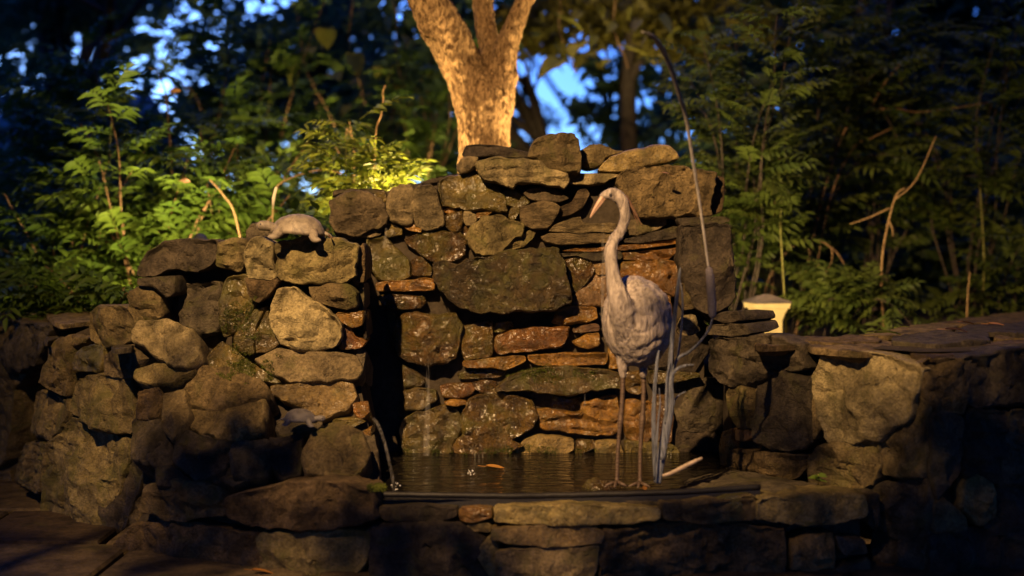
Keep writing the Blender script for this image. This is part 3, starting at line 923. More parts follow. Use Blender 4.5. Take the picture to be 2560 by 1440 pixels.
CAMDIR = Vector((0, -1, 0))
WALLS = {
    'back': thing('stone_wall', 'tall dry stone wall with trickling water behind the heron statue', 'stone wall', (0.3, 6.35, 0)),
    'rpil': thing('stone_pillar', 'upright dark slab and cap stones ending the tall wall beside the cattail head', 'stone pillar', (0.93, 6.15, 0)),
    'lpil': thing('stone_pillar', 'broad stacked stone pillar with the larger turtle statue resting on top', 'stone pillar', (-1.0, 5.9, 0)),
    'mound': thing('rock_mound', 'dark rocky mound sloping down in front of the broad pillar', 'rock mound', (-1.0, 5.5, 0)),
    'basin': thing('basin_wall', 'low curved stone wall holding up the front of the pool', 'basin wall', (0, 5.2, 0)),
    'lwing': thing('garden_wall', 'low garden wall of tan stones at the far left by the leafy shrubs', 'garden wall', (-1.75, 6.3, 0)),
    'rwing': thing('garden_wall', 'low dark garden wall with a big tan block right of the heron statue', 'garden wall', (1.5, 5.5, 0)),
}
for i_, (w_, m_, dz_, c_) in enumerate(STONES):
    pp = [(c_[k], c_[k + 1]) for k in range(0, len(c_), 2)]
    fn = DEPTH[w_]
    P3 = [W(x, y, fn(x, y) + dz_ + 0.03) for x, y in pp]
    rock(P3, SM[m_], WALLS[w_], 0.24, 100 + i_, CAMDIR, {'w': 1.5, 'v': 1.6, 'k': 1.3, 'c': 1.4, 'm': 1.25}.get(m_, 1.15), res=0.8 if m_ == 'd' else 1.0, strata=m_ in 'ko')


# the two garden walls run on beyond the frame: coursed rubble in the same stones
rgw = random.Random(12)
for w_, xa, xb, ya, yb in (('rwing', 2635, 3470, 868, 1440), ('lwing', -610, -22, 806, 1210)):
    y_ = ya
    while y_ < yb - 30:
        h_ = rgw.uniform(80, 150)
        x_ = xa + rgw.uniform(-20, 20)
        while x_ < xb:
            w2 = rgw.uniform(110, 260)
            pp = [(x_ + a * w2 + rgw.uniform(-9, 9), y_ + b * h_ + rgw.uniform(-9, 9)) for a, b in ((.03, .1), (.25, .03), (.7, .02), (.97, .1), (.98, .85), (.7, .97), (.3, .98), (.02, .88))]
            rock([W(x, y, DEPTH[w_](x, y) + .02) for x, y in pp], SM[rgw.choice('bgcd')], WALLS[w_], .2, int(x_ * 3 + y_), CAMDIR, 1.2, res=.7)
            x_ += w2
        y_ += h_


def plan(px, py, z):
    """point of the level plane z seen at pixel (px, py)"""
    d = F * (EYE - z) / (py - HY)
    return Vector(((px - 1280.0) * d / F, d, z))


UP = Vector((0, 0, 1))
TOPS = [  # flat coping slabs seen from just above
    ('lwing', 'c', 0.80, [(-60, 778), (110, 776), (120, 792), (60, 812), (-60, 815)]),
    ('lwing', 'c', 0.86, [(112, 776), (245, 777), (250, 796), (150, 806), (124, 792)]),
    ('lwing', 'd', 0.80, [(130, 808), (240, 800), (250, 822), (160, 836), (110, 850)]),
    ('rwing', 'c', 0.816, [(1880, 842), (1990, 838), (2010, 846), (1990, 858), (1890, 862)]),
    ('rwing', 'c', 0.819, [(2000, 838), (2130, 834), (2200, 836), (2210, 846), (2110, 852), (2010, 848)]),
    ('rwing', 'c', 0.822, [(2010, 850), (2110, 853), (2215, 848), (2260, 856), (2250, 872), (2140, 876), (2020, 866)]),
    ('rwing', 'c', 0.825, [(2140, 832), (2230, 816), (2330, 804), (2400, 806), (2380, 822), (2220, 834)]),
    ('rwing', 'd', 0.822, [(2225, 836), (2380, 824), (2470, 826), (2480, 846), (2330, 856), (2225, 846)]),
    ('rwing', 'c', 0.819, [(2262, 858), (2340, 857), (2480, 848), (2600, 846), (2640, 866), (2480, 874), (2330, 886), (2266, 876)]),
    ('rwing', 'c', 0.828, [(2330, 803), (2440, 788), (2560, 775), (2680, 770), (2680, 792), (2560, 800), (2410, 806)]),
    ('rwing', 'd', 0.825, [(2410, 808), (2560, 802), (2700, 794), (2700, 826), (2560, 830), (2480, 826), (2384, 822)]),
    ('rwing', 'c', 0.822, [(2476, 830), (2570, 832), (2720, 828), (2720, 850), (2600, 846), (2486, 846)]),
]
for i_, (w_, m_, z_, pp) in enumerate(TOPS):
    rock([plan(x, y, z_ + 0.012 * math.sin(i_ * 2.1)) for x, y in pp], SM[m_], WALLS[w_], 0.05, 500 + i_, UP, res=0.6, flat=True)


def core(wall, pts, depth_fn, inset, thick):
    """packed earth core between the stones"""
    a = [W(x, y, depth_fn(x, y) + inset) for x, y in pts]
    b = [p + Vector((0, thick, 0)) for p in a]
    n = len(a)
    fs = [tuple(range(n)), tuple(range(2 * n - 1, n - 1, -1))]
    fs += [(i, i + n, (i + 1) % n + n, (i + 1) % n) for i in range(n)]
    return obj('core', a + b, fs, M_core, WALLS[wall], False)


core('back', [(840, 490), (960, 480), (1160, 430), (1280, 420), (1440, 432), (1560, 440), (1760, 470), (1760, 1260), (880, 1260), (860, 600)], DEPTH['back'], 0.08, 0.45)
core('rpil', [(1720, 570), (1810, 566), (1816, 700), (1822, 790), (1990, 870), (1990, 1260), (1835, 1260), (1830, 850), (1730, 760)], DEPTH['rpil'], 0.12, 0.35)
core('lpil', [(420, 660), (420, 640), (560, 610), (880, 612), (884, 900), (876, 1260), (340, 1260), (340, 860)], lambda x, y: 5.86, 0.16, 0.5)
core('mound', [(345, 850), (470, 850), (560, 920), (900, 960), (930, 1110), (930, 1250), (360, 1250)], lambda x, y: DEPTH['mound'](x, y), 0.2, 0.3)
core('basin', [(330, 1330), (380, 1240), (560, 1235), (760, 1226), (925, 1240), (1000, 1276), (1280, 1276), (1640, 1276), (1890, 1256), (2150, 1258), (2150, 1500), (330, 1500)], DEPTH['basin'], 0.1, 0.05)
core('lwing', [(120, 850), (150, 850), (240, 812), (330, 804), (520, 880), (520, 1330), (260, 1320), (120, 1265)], DEPTH['lwing'], 0.12, 0.25)
core('lwing', [(-620, 810), (92, 808), (92, 1200), (-620, 1220)], lambda x, y: 7.15, 0.0, 0.25)
core('rwing', [(1830, 880), (1990, 858), (2300, 880), (2640, 876), (3480, 850), (3480, 1480), (2640, 1480), (1900, 1480), (1830, 1260)], DEPTH['rwing'], 0.12, 0.25)

# ------------------------------------------------------------------ ground and planted bed
mb = MB()
NX = 40
def ground_grid(x0, x1, y0, y1, zf, nx, ny):
    vs = [Vector((lerp(x0, x1, i / nx), lerp(y0, y1, j / ny), 0)) for j in range(ny + 1) for i in range(nx + 1)]
    for p in vs:
        p.z = zf(p)
    fs = [(j * (nx + 1) + i, j * (nx + 1) + i + 1, (j + 1) * (nx + 1) + i + 1, (j + 1) * (nx + 1) + i) for j in range(ny) for i in range(nx)]
    return vs, fs


vs, fs = ground_grid(-200, 200, -60, 300, lambda p: -0.06, 8, 8)
tag(obj('ground', vs, fs, M_soil, None, True), kind='structure')
M_pave = stone_mat('paving_stone', (0.12, 0.085, 0.06), (0.16, 0.115, 0.08), (0.085, 0.06, 0.045), moss_amt=0.15, bump=0.5)
pav = tag(bpy.data.objects.new('pavement', None), kind='structure')
COL.objects.link(pav)
vs, fs = ground_grid(-4, 4, 1.0, 8.5, lambda p: -0.035, 4, 4)
obj('joint_bed', vs, fs, M_soil, pav, True)
rp = random.Random(5)
y_ = 2.8
while y_ < 8.2:
    hgt = rp.uniform(0.45, 0.7)
    x_ = -3.8 + rp.uniform(0, .4)
    while x_ < 3.6:
        wd = rp.uniform(0.5, 0.95)
        cc = [Vector((x_ + rp.uniform(0, .03), y_ + rp.uniform(0, .03), -0.012)), Vector((x_ + wd - rp.uniform(.01, .04), y_ + rp.uniform(0, .03), -0.012)),
              Vector((x_ + wd - rp.uniform(.01, .04), y_ + hgt - rp.uniform(.01, .04), -0.012)), Vector((x_ + rp.uniform(0, .03), y_ + hgt - rp.uniform(.01, .04), -0.012))]
        cx_ = cc[0] + Vector((wd / 2, hgt / 2, 0))
        if cx_.y < 7.8 and abs(cx_.x) < 0.62 * cx_.y and cx_.y < 6.6 - 0.0 or cx_.x < -1.6:
            # flagstone: bevelled top on a short skirt
            up_ = [c.lerp(cx_, 0.03) + Vector((0, 0, 0.012)) for c in cc]
            dn_ = [c - Vector((0, 0, 0.05)) for c in cc]
            obj('flagstone', dn_ + cc + up_, [(0, 1, 5, 4), (1, 2, 6, 5), (2, 3, 7, 6), (3, 0, 4, 7), (4, 5, 9, 8), (5, 6, 10, 9), (6, 7, 11, 10), (7, 4, 8, 11), (8, 9, 10, 11)], M_pave, pav, False)
        x_ += wd
    y_ += hgt


def bed_z(p):
    return 0.64 + 0.04 * noise.noise(Vector((p.x * 0.9, p.y * 0.9, 3))) + 0.25 * max(0, min(1, (p.y - 9) / 6))


# planted bed behind the walls: outline follows them
bv, bf = [], []
ncol = 44
for i in range(ncol + 1):
    x = lerp(-9, 9, i / ncol)
    yf = pw(x, [(-9, 7.7), (-2.2, 7.6), (-1.6, 6.55), (-1.2, 6.25), (-0.7, 6.55), (0.98, 6.6), (1.05, 6.2), (1.6, 5.8), (2.0, 5.6), (3.9, 6.3), (9, 7.8)])
    for j in range(13):
        p = Vector((x, lerp(yf, 30, (j / 12.0) ** 1.8), 0))
        p.z = bed_z(p)
        bv.append(p)
for i in range(ncol):
    for j in range(12):
        bf.append((i * 13 + j, (i + 1) * 13 + j, (i + 1) * 13 + j + 1, i * 13 + j + 1))
n0 = len(bv)
for i in range(ncol + 1):
    p = bv[i * 13].copy()
    p.z = -0.05
    bv.append(p)
for i in range(ncol):
    bf.append((n0 + i, n0 + i + 1, (i + 1) * 13, i * 13))
tag(obj('terrain', bv, bf, M_soil, None, True), kind='structure')

# ------------------------------------------------------------------ pool
m, n, b, out = nodes('pool_water')
b.inputs['Base Color'].default_value = (0.008, 0.007, 0.006, 1)
b.inputs['Roughness'].default_value = 0.03
b.inputs['IOR'].default_value = 1.33
b.inputs['Specular IOR Level'].default_value = 0.25
tc = n.nodes.new('ShaderNodeTexCoord')
mp = n.nodes.new('ShaderNodeMapping')
mp.inputs['Scale'].default_value = (1.0, 2.4, 1.0)
n.links.new(tc.outputs['Object'], mp.inputs['Vector'])
bp = nd(n, 'ShaderNodeBump')
bp.inputs['Strength'].default_value = 0.6
bp.inputs['Distance'].default_value = 0.03
n.links.new(noise_(n, mp.outputs[0], 9.0, 3, 0.5, 0.4), bp.inputs['Height'])
n.links.new(bp.outputs[0], b.inputs['Normal'])
M_water = m
WZ = 0.272
vs, fs = ground_grid(-0.72, 1.02, 5.16, 6.4, lambda p: WZ + 0.002 * noise.noise(p * 6), 60, 40)
tag(obj('water', vs, fs, M_water, None, True), kind='structure')

M_liner = plain('black_rubber', (0.012, 0.011, 0.011), 0.5, 0.3, 0.2, 40, 0.25)
lin = thing('pond_liner', 'black rubber pond liner edge curving along the front of the pool', 'pond liner', (0.1, 5.2, 0.25))
mb = MB()
arc = []
for k in range(61):
    px = lerp(930, 1900, k / 60)
    d = DEPTH['basin'](px, 0) + 0.09
    x = (px - 1280) * d / F
    arc.append(Vector((x, d, 0.285 + 0.022 * (k / 60) ** 2 + 0.002 * noise.noise(Vector((k * .6, 0, 0))))))
mb.tube(arc, 0.011, 8)
mb.build('rolled_edge', M_liner, lin)
mb = MB()
strip = [a + Vector((0, 0.005, -0.004)) for a in arc] + [a + Vector((0, 0.17, -0.022 - 0.004)) for a in arc]
mb.add(strip, [(i, i + 1, i + 62, i + 61) for i in range(60)])
strip = [a + Vector((0, -0.004, -0.006)) for a in arc] + [a + Vector((0, -0.012, -0.06)) for a in arc]
mb.add(strip, [(i + 1, i, i + 61, i + 62) for i in range(60)])
mb.build('liner_sheet', M_liner, lin)

# stone shelf the heron stands on
BANK = thing('rock_shelf', 'dark wet rock shelf at the pool edge under the heron statue', 'rock shelf', (0.5, 5.4, 0.2))
rock([plan(x, y, 0.275) for x, y in [(1520, 1228), (1560, 1212), (1680, 1205), (1760, 1190), (1850, 1196), (1890, 1218), (1840, 1240), (1700, 1250), (1560, 1250)]], SM['d'], BANK, 0.15, 900, UP, flat=True)
rock([plan(x, y, 0.285) for x, y in [(1700, 1198), (1760, 1180), (1840, 1170), (1960, 1190), (2060, 1205), (2000, 1235), (1860, 1238), (1760, 1228)]], SM['d'], BANK, 0.15, 901, UP, flat=True)
tag(rock([plan(x, y, 0.272) for x, y in [(1460, 1217), (1476, 1207), (1510, 1202), (1540, 1206), (1545, 1216), (1520, 1224), (1478, 1224)]], SM['w'], None, 0.05, 902, UP, name='pebble'),
    'smooth wet brown pebble at the water edge left of the heron feet', 'pebble')
# ------------------------------------------------------------------ the big tree
TD = 7.25


def bark_mat():
    m, n, b, out = nodes('tan_bark')
    tc = n.nodes.new('ShaderNodeTexCoord')
    mp = n.nodes.new('ShaderNodeMapping')
    mp.inputs['Scale'].default_value = (1, 1, 0.42)
    n.links.new(tc.outputs['Object'], mp.inputs['Vector'])
    v = mp.outputs[0]
    f1 = noise_(n, v, 55, 8, 0.7, 0.8)
    f2 = noise_(n, v, 10, 5, 0.6)
    c = mixc(n, ramp(n, f1, [(0.40, 0), (0.58, 1)]).outputs[0], (0.085, 0.045, 0.018), (0.42, 0.275, 0.13))
    c = mixc(n, ramp(n, f2, [(0.45, 0), (0.75, 0.5)]).outputs[0], c, (0.22, 0.13, 0.06))
    n.links.new(c, b.inputs['Base Color'])
    b.inputs['Roughness'].default_value = 0.9
    b.inputs['Specular IOR Level'].default_value = 0.2
    bp = nd(n, 'ShaderNodeBump')
    bp.inputs['Strength'].default_value = 1.0
    bp.inputs['Distance'].default_value = 0.03
    n.links.new(f1, bp.inputs['Height'])
    n.links.new(bp.outputs[0], b.inputs['Normal'])
    return m


M_bark = bark_mat()


def T(px, py, r, dd=0.0):
    return (W(px, py, TD + dd), r * TD / F)


tree = thing('tree', 'lamp-lit tan tree trunk forking into three limbs behind the wall', 'tree', W(1212, 810, TD))
mb = MB()
for pth in (
    [T(1212, 830, 88), T(1212, 640, 74), T(1212, 430, 67), T(1211, 340, 67), T(1210, 280, 71), T(1206, 235, 66), T(1200, 200, 40)],
    [T(1206, 290, 66), T(1168, 190, 58), T(1124, 100, 55, -.05), T(1086, 30, 53, -.1), T(1054, -60, 52, -.15), T(1010, -220, 50, -.3), T(950, -420, 42, -.5), T(880, -650, 30, -.7)],
    [T(1234, 270, 46), T(1231, 180, 34, .05), T(1220, 100, 28, .1), T(1211, 40, 29, .15), T(1203, -40, 31, .2), T(1190, -220, 27, .4), T(1180, -440, 22, .6), T(1190, -640, 14, .8)],
    [T(1240, 280, 47), T(1256, 190, 36), T(1266, 120, 31), T(1288, 60, 27), T(1316, 0, 24), T(1350, -60, 22), T(1420, -220, 19), T(1500, -420, 15), T(1560, -620, 10)],
    [T(1276, 205, 20), T(1290, 190, 13, -.02), T(1296, 180, 6, -.03)],
):
    p, r = smooth_path(pth, 7)
    mb.tube(p, r, 20)


def bark_disp(v, nrm):
    q = Vector((v.x * 1.0, v.y * 1.0, v.z * 0.38))
    return 0.012 * noise.noise(q * 14) - 0.016 * abs(noise.noise(q * 38 + Vector((9, 2, 4)))) + 0.005 * noise.noise(q * 80)


remeshed('trunk', mb, 0.0085, M_bark, 4, bark_disp, tree)


# ------------------------------------------------------------------ leaves
def leaflet(mb, base, d, side, nrm, L, Wd, droop=0.15):
    m1 = base + d * L * 0.33 + nrm * L * 0.03
    m2 = base + d * L * 0.68 - nrm * L * droop * 0.35
    tip = base + d * L - nrm * L * droop
    n_ = len(mb.v)
    lift = nrm * Wd * 0.25
    mb.add([base, m1 + side * Wd * 0.5 + lift, m1, m1 - side * Wd * 0.5 + lift,
            m2 + side * Wd * 0.42 + lift, m2, m2 - side * Wd * 0.42 + lift, tip],
           [(0, 2, 1), (0, 3, 2), (1, 2, 5, 4), (2, 3, 6, 5), (4, 5, 7), (5, 6, 7)])


def compound_mesh(name, mat, L, pairs, ll, lw, seed):
    """pinnate leaf along +X, upper side +Z"""
    r = random.Random(seed)
    mb = MB()
    X, Y, Z = Vector((1, 0, 0)), Vector((0, 1, 0)), Vector((0, 0, 1))
    pts = [Vector((L * t, 0.04 * L * math.sin(t * 3 + seed), -0.22 * L * t * t)) for t in (0, .2, .4, .6, .8, 1)]
    mb.tube(pts, [L * .012, L * .011, L * .009, L * .008, L * .006, L * .004], 4)
    for k in range(pairs):
        t = 0.22 + 0.72 * k / max(1, pairs - 1)
        b_ = Vector((L * t, 0.04 * L * math.sin(t * 3 + seed), -0.22 * L * t * t))
        sz = (0.75 + 0.5 * math.sin(math.pi * min(1, t))) * r.uniform(0.85, 1.12)
        for sgn in (-1, 1):
            a = rad(r.uniform(42, 66))
            d = (X * math.cos(a) + Y * sgn * math.sin(a) + Z * r.uniform(-.35, .12)).normalized()
            sd = d.cross(Z).normalized()
            leaflet(mb, b_, d, sd, sd.cross(d), ll * sz, lw * sz, r.uniform(.05, .35))
    d = (X + Z * -.4).normalized()
    sd = d.cross(Z).normalized()
    leaflet(mb, pts[-1], d, sd, sd.cross(d), ll * 1.1, lw * 1.05, .2)
    return mesh_from(name, mb.v, mb.f, mat, True)


def simple_leaf_mesh(name, mat, L, Wd, heart=False, seed=0):
    mb = MB()
    prof = [(0.0, 0.04), (0.12, 0.30), (0.32, 0.5), (0.55, 0.46), (0.8, 0.22), (1.0, 0.0)]
    if heart:
        prof = [(0.0, 0.04), (-0.06, 0.30), (0.10, 0.52), (0.40, 0.50), (0.74, 0.24), (1.0, 0.0)]
    vs = []
    for t, w_ in prof:
        c = Vector((L * max(t, 0) if w_ < 0.3 else L * t, 0, -0.25 * L * t * t))
        mid = Vector((L * max(0, t), 0, -0.25 * L * t * t))
        vs += [Vector((L * t, Wd * w_, mid.z + 0.10 * Wd)), mid, Vector((L * t, -Wd * w_, mid.z + 0.10 * Wd))]
    fs = []
    for i in range(len(prof) - 1):
        a = i * 3
        fs += [(a, a + 1, a + 4, a + 3), (a + 1, a + 2, a + 5, a + 4)]
    mb.add(vs, fs)
    mb.tube([Vector((-0.35 * L, 0, 0.04 * L)), Vector((0, 0, 0)), Vector((0.5 * L, 0, -0.06 * L))], 0.012 * L, 4)
    return mesh_from(name, mb.v, mb.f, mat, True)


LEAFM = {
    'bush': [compound_mesh('leaf', M_bush, .24, 5, .085, .027, s_) for s_ in range(4)],
    'dark': [compound_mesh('leaf', M_bush2, .22, 6, .065, .020, 20 + s_) for s_ in range(4)],
    'fern': [compound_mesh('leaf', M_fern, .15, 4, .075, .021, 30 + s_) for s_ in range(3)],
    'heart': [simple_leaf_mesh('leaf', M_heart, .13, .125, True)],
    'oval': [simple_leaf_mesh('leaf', M_bush, .11, .05)],
}


def put_leaf(kind, parent, p, d, rg, scale=1.0, droop=0.3):
    me = rg.choice(LEAFM[kind])
    o = bpy.data.objects.new('leaf', me)
    COL.objects.link(o)
    d = (d + Vector((0, 0, -droop * rg.uniform(0.3, 1.2)))).normalized()
    z = (Vector((0, 0, 1)) - d * d.z)
    if z.length < 0.1:
        z = Vector((0, -1, 0.2))
    z = (z.normalized() + Vector((rg.uniform(-.5, .5), rg.uniform(-.9, .1), rg.uniform(-.2, .2)))).normalized()
    y = z.cross(d).normalized()
    z = d.cross(y)
    s_ = scale * rg.uniform(0.5, 1.3)
    M = Matrix((d * s_, y * s_, z * s_)).transposed().to_4x4()
    M.translation = p - parent_loc(parent)
    o.parent = parent
    o.matrix_local = M
    return o


def shrub(label, base, spec, kind, nleaf, seed, cat='shrub', group=None, stem_mat=None, scale=1.0, name='shrub', sr=0.008, t0=0.3):
    """spec: stems as (dx, dy, dz, sag); leaves set along each"""
    rg = random.Random(seed)
    root = thing(name, label, cat, base, group)
    base = Vector(base)
    per = max(1, nleaf // len(spec))
    for dx, dy, dz, sag in spec:
        pts = []
        b0 = base + Vector((rg.uniform(-.08, .08), rg.uniform(-.08, .08), -0.03))
        for k in range(11):
            t = k / 10
            p = b0 + Vector((dx * t ** 1.3, dy * t ** 1.3, dz * t - sag * t ** 3))
            p += Vector((noise.noise(p * 2.2 + Vector((seed, 0, 0))), noise.noise(p * 2.2 + Vector((0, seed, 0))), 0)) * 0.06
            pts.append(p)
        mb = MB()
        mb.tube(pts, [sr * (1.25 - t / 11.0) for t in range(11)], 5)
        mb.build('stem', stem_mat or M_twig, root)
        for k in range(per):
            t = lerp(t0, 1.0, (k + rg.random()) / per)
            f = t * 10
            i = min(9, int(f))
            p = pts[i].lerp(pts[i + 1], f - i)
            tg = (pts[i + 1] - pts[i]).normalized()
            an = rg.uniform(0, 6.283)
            d = Vector((math.cos(an), math.sin(an) * 0.9, rg.uniform(-.1, .7)))
            d = (d + tg * 0.55).normalized()
            p = p + d * rg.uniform(0, .10) * scale
            put_leaf(kind, root, p, d, rg, scale)
    return root


def spec_fan(rg, n, w, h, dy=0.4, sag=0.35):
    out = []
    for k in range(n):
        out.append((rg.uniform(-w, w), rg.uniform(-dy, dy * .6), h * rg.uniform(0.6, 1.05), rg.uniform(0.1, 1.0) * sag))
    return out


rg = random.Random(11)
SHR = [  # label, px, depth, stems, half spread, height, kind, leaves, scale
    ('leafy shrub spilling over the far left end of the low garden wall', 60, 8.2, 6, .55, .55, 'bush', 130, .95),
    ('arching shrub with long pinnate leaves above the far left garden wall', 170, 7.9, 8, .55, 1.0, 'bush', 190, 1.0),
    ('low bright green shrub hanging over the left wall beside the hollow stone', 265, 7.3, 7, .38, .42, 'bush', 150, .9),
    ('dense olive green shrub rising behind the hollow stone of the left pillar', 380, 7.7, 9, .5, 1.2, 'bush', 230, 1.0),
    ('tall leafy shrub behind the turtle on the pillar', 560, 8.0, 9, .5, 1.3, 'bush', 230, .95),
    ('yellowish green shrub filling the gap between turtle and tree trunk', 780, 8.1, 8, .48, .8, 'bush', 180, .85),
    ('tallest left shrub whose top stands against the bright sky gap', 430, 9.3, 8, .8, 1.75, 'bush', 200, 1.1),
    ('slim sapling with a flat leafy top before the dark trunks at far left', 195, 9.2, 4, .25, 1.75, 'bush', 50, 1.1),
    ('low shrub at the foot of the trunk near the wall top', 1010, 8.3, 6, .4, .55, 'bush', 110, .8),
    ('tall loose shrub farther back between the sky gap and the hanging vine', 640, 10.2, 8, .7, 2.1, 'bush', 190, 1.1),
    ('tall loose shrub farther back behind the bright plant', 880, 10.6, 8, .7, 1.9, 'bush', 190, 1.1),
    ('olive shrub farther back just left of the trunk', 1080, 10.0, 7, .4, 1.6, 'bush', 140, 1.0),
]
for i_, (lb, px, d, ns, w_, h_, kd, nl, sc_) in enumerate(SHR):
    b_ = W(px, HY, d)
    b_.z = bed_z(b_)
    h_ = h_ * 1.12 + .16
    shrub(lb, b_, spec_fan(rg, ns, w_, h_), kd, nl, 40 + i_, group='leafy shrubs behind the left wall', scale=sc_, t0=0.6 if 'sapling' in lb else 0.22)

SHR2 = [
    ('dark weeping shrub with fine leaves right behind the upright pillar', 1850, 8.0, 9, .38, 1.45, 'dark', 240, 1.0),
    ('broad dark green shrub above the post lamp', 1960, 8.8, 10, .75, 1.7, 'dark', 260, 1.1),
    ('tall dark shrub with bare reddish twigs right of the post lamp', 2180, 9.0, 10, .8, 1.9, 'dark', 260, 1.1),
    ('shadowy shrub above the far right end of the garden wall', 2430, 8.8, 9, .8, 1.7, 'dark', 230, 1.15),
    ('small leafy shrub at the foot of the bare stalks by the right wall', 2100, 8.0, 6, .4, .45, 'dark', 110, .9),
    ('low dark shrub on the bed at the far right edge', 2500, 8.6, 6, .5, .6, 'dark', 110, 1.0),
    ('olive shrub peeping over the yellow lit cap stones', 1680, 8.2, 6, .28, .62, 'dark', 120, .9),
]
for i_, (lb, px, d, ns, w_, h_, kd, nl, sc_) in enumerate(SHR2):
    b_ = W(px, HY, d)
    b_.z = bed_z(b_)
    h_ = h_ * (1.05 if px < 1850 else 1.45) + .16
    nl = int(nl * (.8 if px < 1700 else 1.25))
    shrub(lb, b_, spec_fan(rg, ns, w_, h_, .45, .9), kd, nl, 70 + i_, group='dark shrubs behind the right wall', stem_mat=M_dtwig, sr=.006, scale=sc_, t0=0.25)

# bright plant lit from below beside the trunk
b_ = W(925, 560, 7.05)
b_.z = 0.70
shrub('bright yellow green plant with narrow leaves lit from below left of the trunk', b_,
      [(-.02, 0.02, 1.12, .0), (.02, .04, 1.0, .03), (.05, .02, .92, .03), (-.06, .04, .92, .03), (-.10, .02, .86, .04)], 'fern', 95, 91, 'plant', stem_mat=M_stem, scale=1.0, name='plant', sr=0.004, t0=0.76)
# orange tinged seedling on the wall
sp = thing('seedling', 'tiny bright green seedling growing from the wall foot at lower right', 'seedling', W(2045, 1212, 5.40))
rgs = random.Random(3)
mb = MB()
b0 = W(2045, 1212, 5.40)
mb.tube([b0, b0 + Vector((0.004, -.01, .02)), b0 + Vector((-.004, -.02, .045))], .0022, 5)
mb.build('stem', M_stem, sp)
for k in range(8):
    an = k * 0.85
    o = put_leaf('oval', sp, b0 + Vector((-.002, -.015, .018 + .004 * k)), Vector((math.cos(an), -abs(math.sin(an)) * .6, .35)), rgs, 0.30)
    o.data = LEAFM['oval'][0]

# vine with heart shaped leaves behind the trunk's left
vine = thing('vine', 'hanging vine with large olive heart shaped leaves left of the trunk', 'vine', W(860, 120, 10.2))
rgv = random.Random(21)
for (x0, y0, x1, y1) in ((700, -60, 830, 330), (860, -80, 900, 260), (960, -60, 1040, 330)):
    pts = [W(lerp(x0, x1, k / 8) + 12 * math.sin(k), lerp(y0, y1, k / 8), 10.2 + .1 * math.sin(k * 2)) for k in range(9)]
    mb = MB()
    mb.tube(pts, .005, 5)
    mb.build('stem', M_twig, vine)
for (x, y) in ((800, 115), (775, 120), (905, 80), (880, 135), (955, 150), (985, 165), (945, 170), (1030, 145), (830, 185), (895, 200), (920, 240), (1040, 235), (990, 215), (860, 60), (740, 160), (815, 70), (1010, 90),
               (1060, 250), (1020, 270), (965, 265), (870, 265), (935, 300), (1000, 300), (845, 310), (1070, 190), (975, 40), (905, 20), (690, 60)):
    put_leaf('heart', vine, W(x, y, 10.2 + rgv.uniform(-.25, .25)), Vector((rgv.uniform(-1, 1), rgv.uniform(-.7, .4), rgv.uniform(-1, .1))), rgv, rgv.uniform(.75, 1.2), .2)
vine2 = thing('vine', 'drooping vine of broad yellow green leaves right of the trunk above the sky gap', 'vine', W(1420, 60, 9.6))
for (x0, y0, x1, y1) in ((1380, -60, 1430, 180), (1520, -70, 1560, 170)):
    pts = [W(lerp(x0, x1, k / 8) + 10 * math.sin(k), lerp(y0, y1, k / 8), 9.6 + .1 * math.sin(k * 2)) for k in range(9)]
    mb = MB()
    mb.tube(pts, .005, 5)
    mb.build('stem', M_twig, vine2)
for (x, y) in ((1395, 40), (1450, 30), (1430, 80), (1470, 60), (1395, 110), (1450, 110), (1490, 90), (1400, 150), (1565, 120), (1540, 60), (1600, 50), (1640, 140), (1580, 20), (1350, 30), (1500, 20), (1650, 40), (1700, 70), (1760, 40), (1620, 90), (1520, 150)):
    put_leaf('heart', vine2, W(x, y, 9.6 + rgv.uniform(-.25, .25)), Vector((rgv.uniform(-1, 1), rgv.uniform(-.7, .4), rgv.uniform(-1, .1))), rgv, rgv.uniform(.75, 1.25), .2)

# bare stalks and arching canes on the right
M_cane = plain('tan_cane', (0.30, 0.19, 0.09), 0.8, 0.2, .3, 30, .3)


def cane(label, pts, d, r=0.006, mat=None, cat='stalk', group=None, extra=()):
    pv = [(W(x, y, d + (q[0] if q else 0)), r) for x, y, *q in pts]
    p, rr = smooth_path(pv, 6)
    base = p[0]
    root = thing('dry_stalk' if cat == 'stalk' else cat, label, cat, base, group)
    mb = MB()
    n_ = len(p)
    mb.tube(p, [r * (1.15 - 0.6 * k / n_) for k in range(n_)], 6)
    mb.build('stem', mat or M_cane, root, origin=base)
    for e in extra:
        pe, re = smooth_path([(W(x, y, d), r * .6) for x, y in e], 5)
        mb = MB()
        mb.tube(pe, [r * (.7 - .4 * k / len(pe)) for k in range(len(pe))], 5)
        mb.build('twig', mat or M_cane, root)
    return root


G_ST = 'dry stalks behind the right wall'
cane('tallest bare tan stalk with a side twig right of the post lamp', [(2214, 880), (2212, 835), (2204, 740), (2206, 640), (2220, 560), (2240, 490), (2262, 470)], 7.9, .0075, group=G_ST, extra=[[(2222, 550), (2230, 570), (2232, 590)], [(2236, 500), (2290, 450), (2340, 340)], [(2225, 520), (2170, 545), (2125, 560)]])
cane('straight green stalk rising beside the post lamp', [(1968, 880), (1962, 760), (1955, 640), (1951, 560), (1955, 500)], 7.8, .006, M_stem, group=G_ST)
cane('arched reddish cane bowing over the crossed twigs', [(1890, 880), (1915, 720), (1950, 650), (2000, 605), (2045, 600), (2090, 630), (2110, 660)], 8.2, .007, M_twig, group=G_ST)
cane('crossed thin twig leaning left under the arched cane', [(2012, 880), (2022, 755), (2030, 720), (2060, 690), (2080, 650), (2078, 620)], 8.1, .004, group=G_ST)
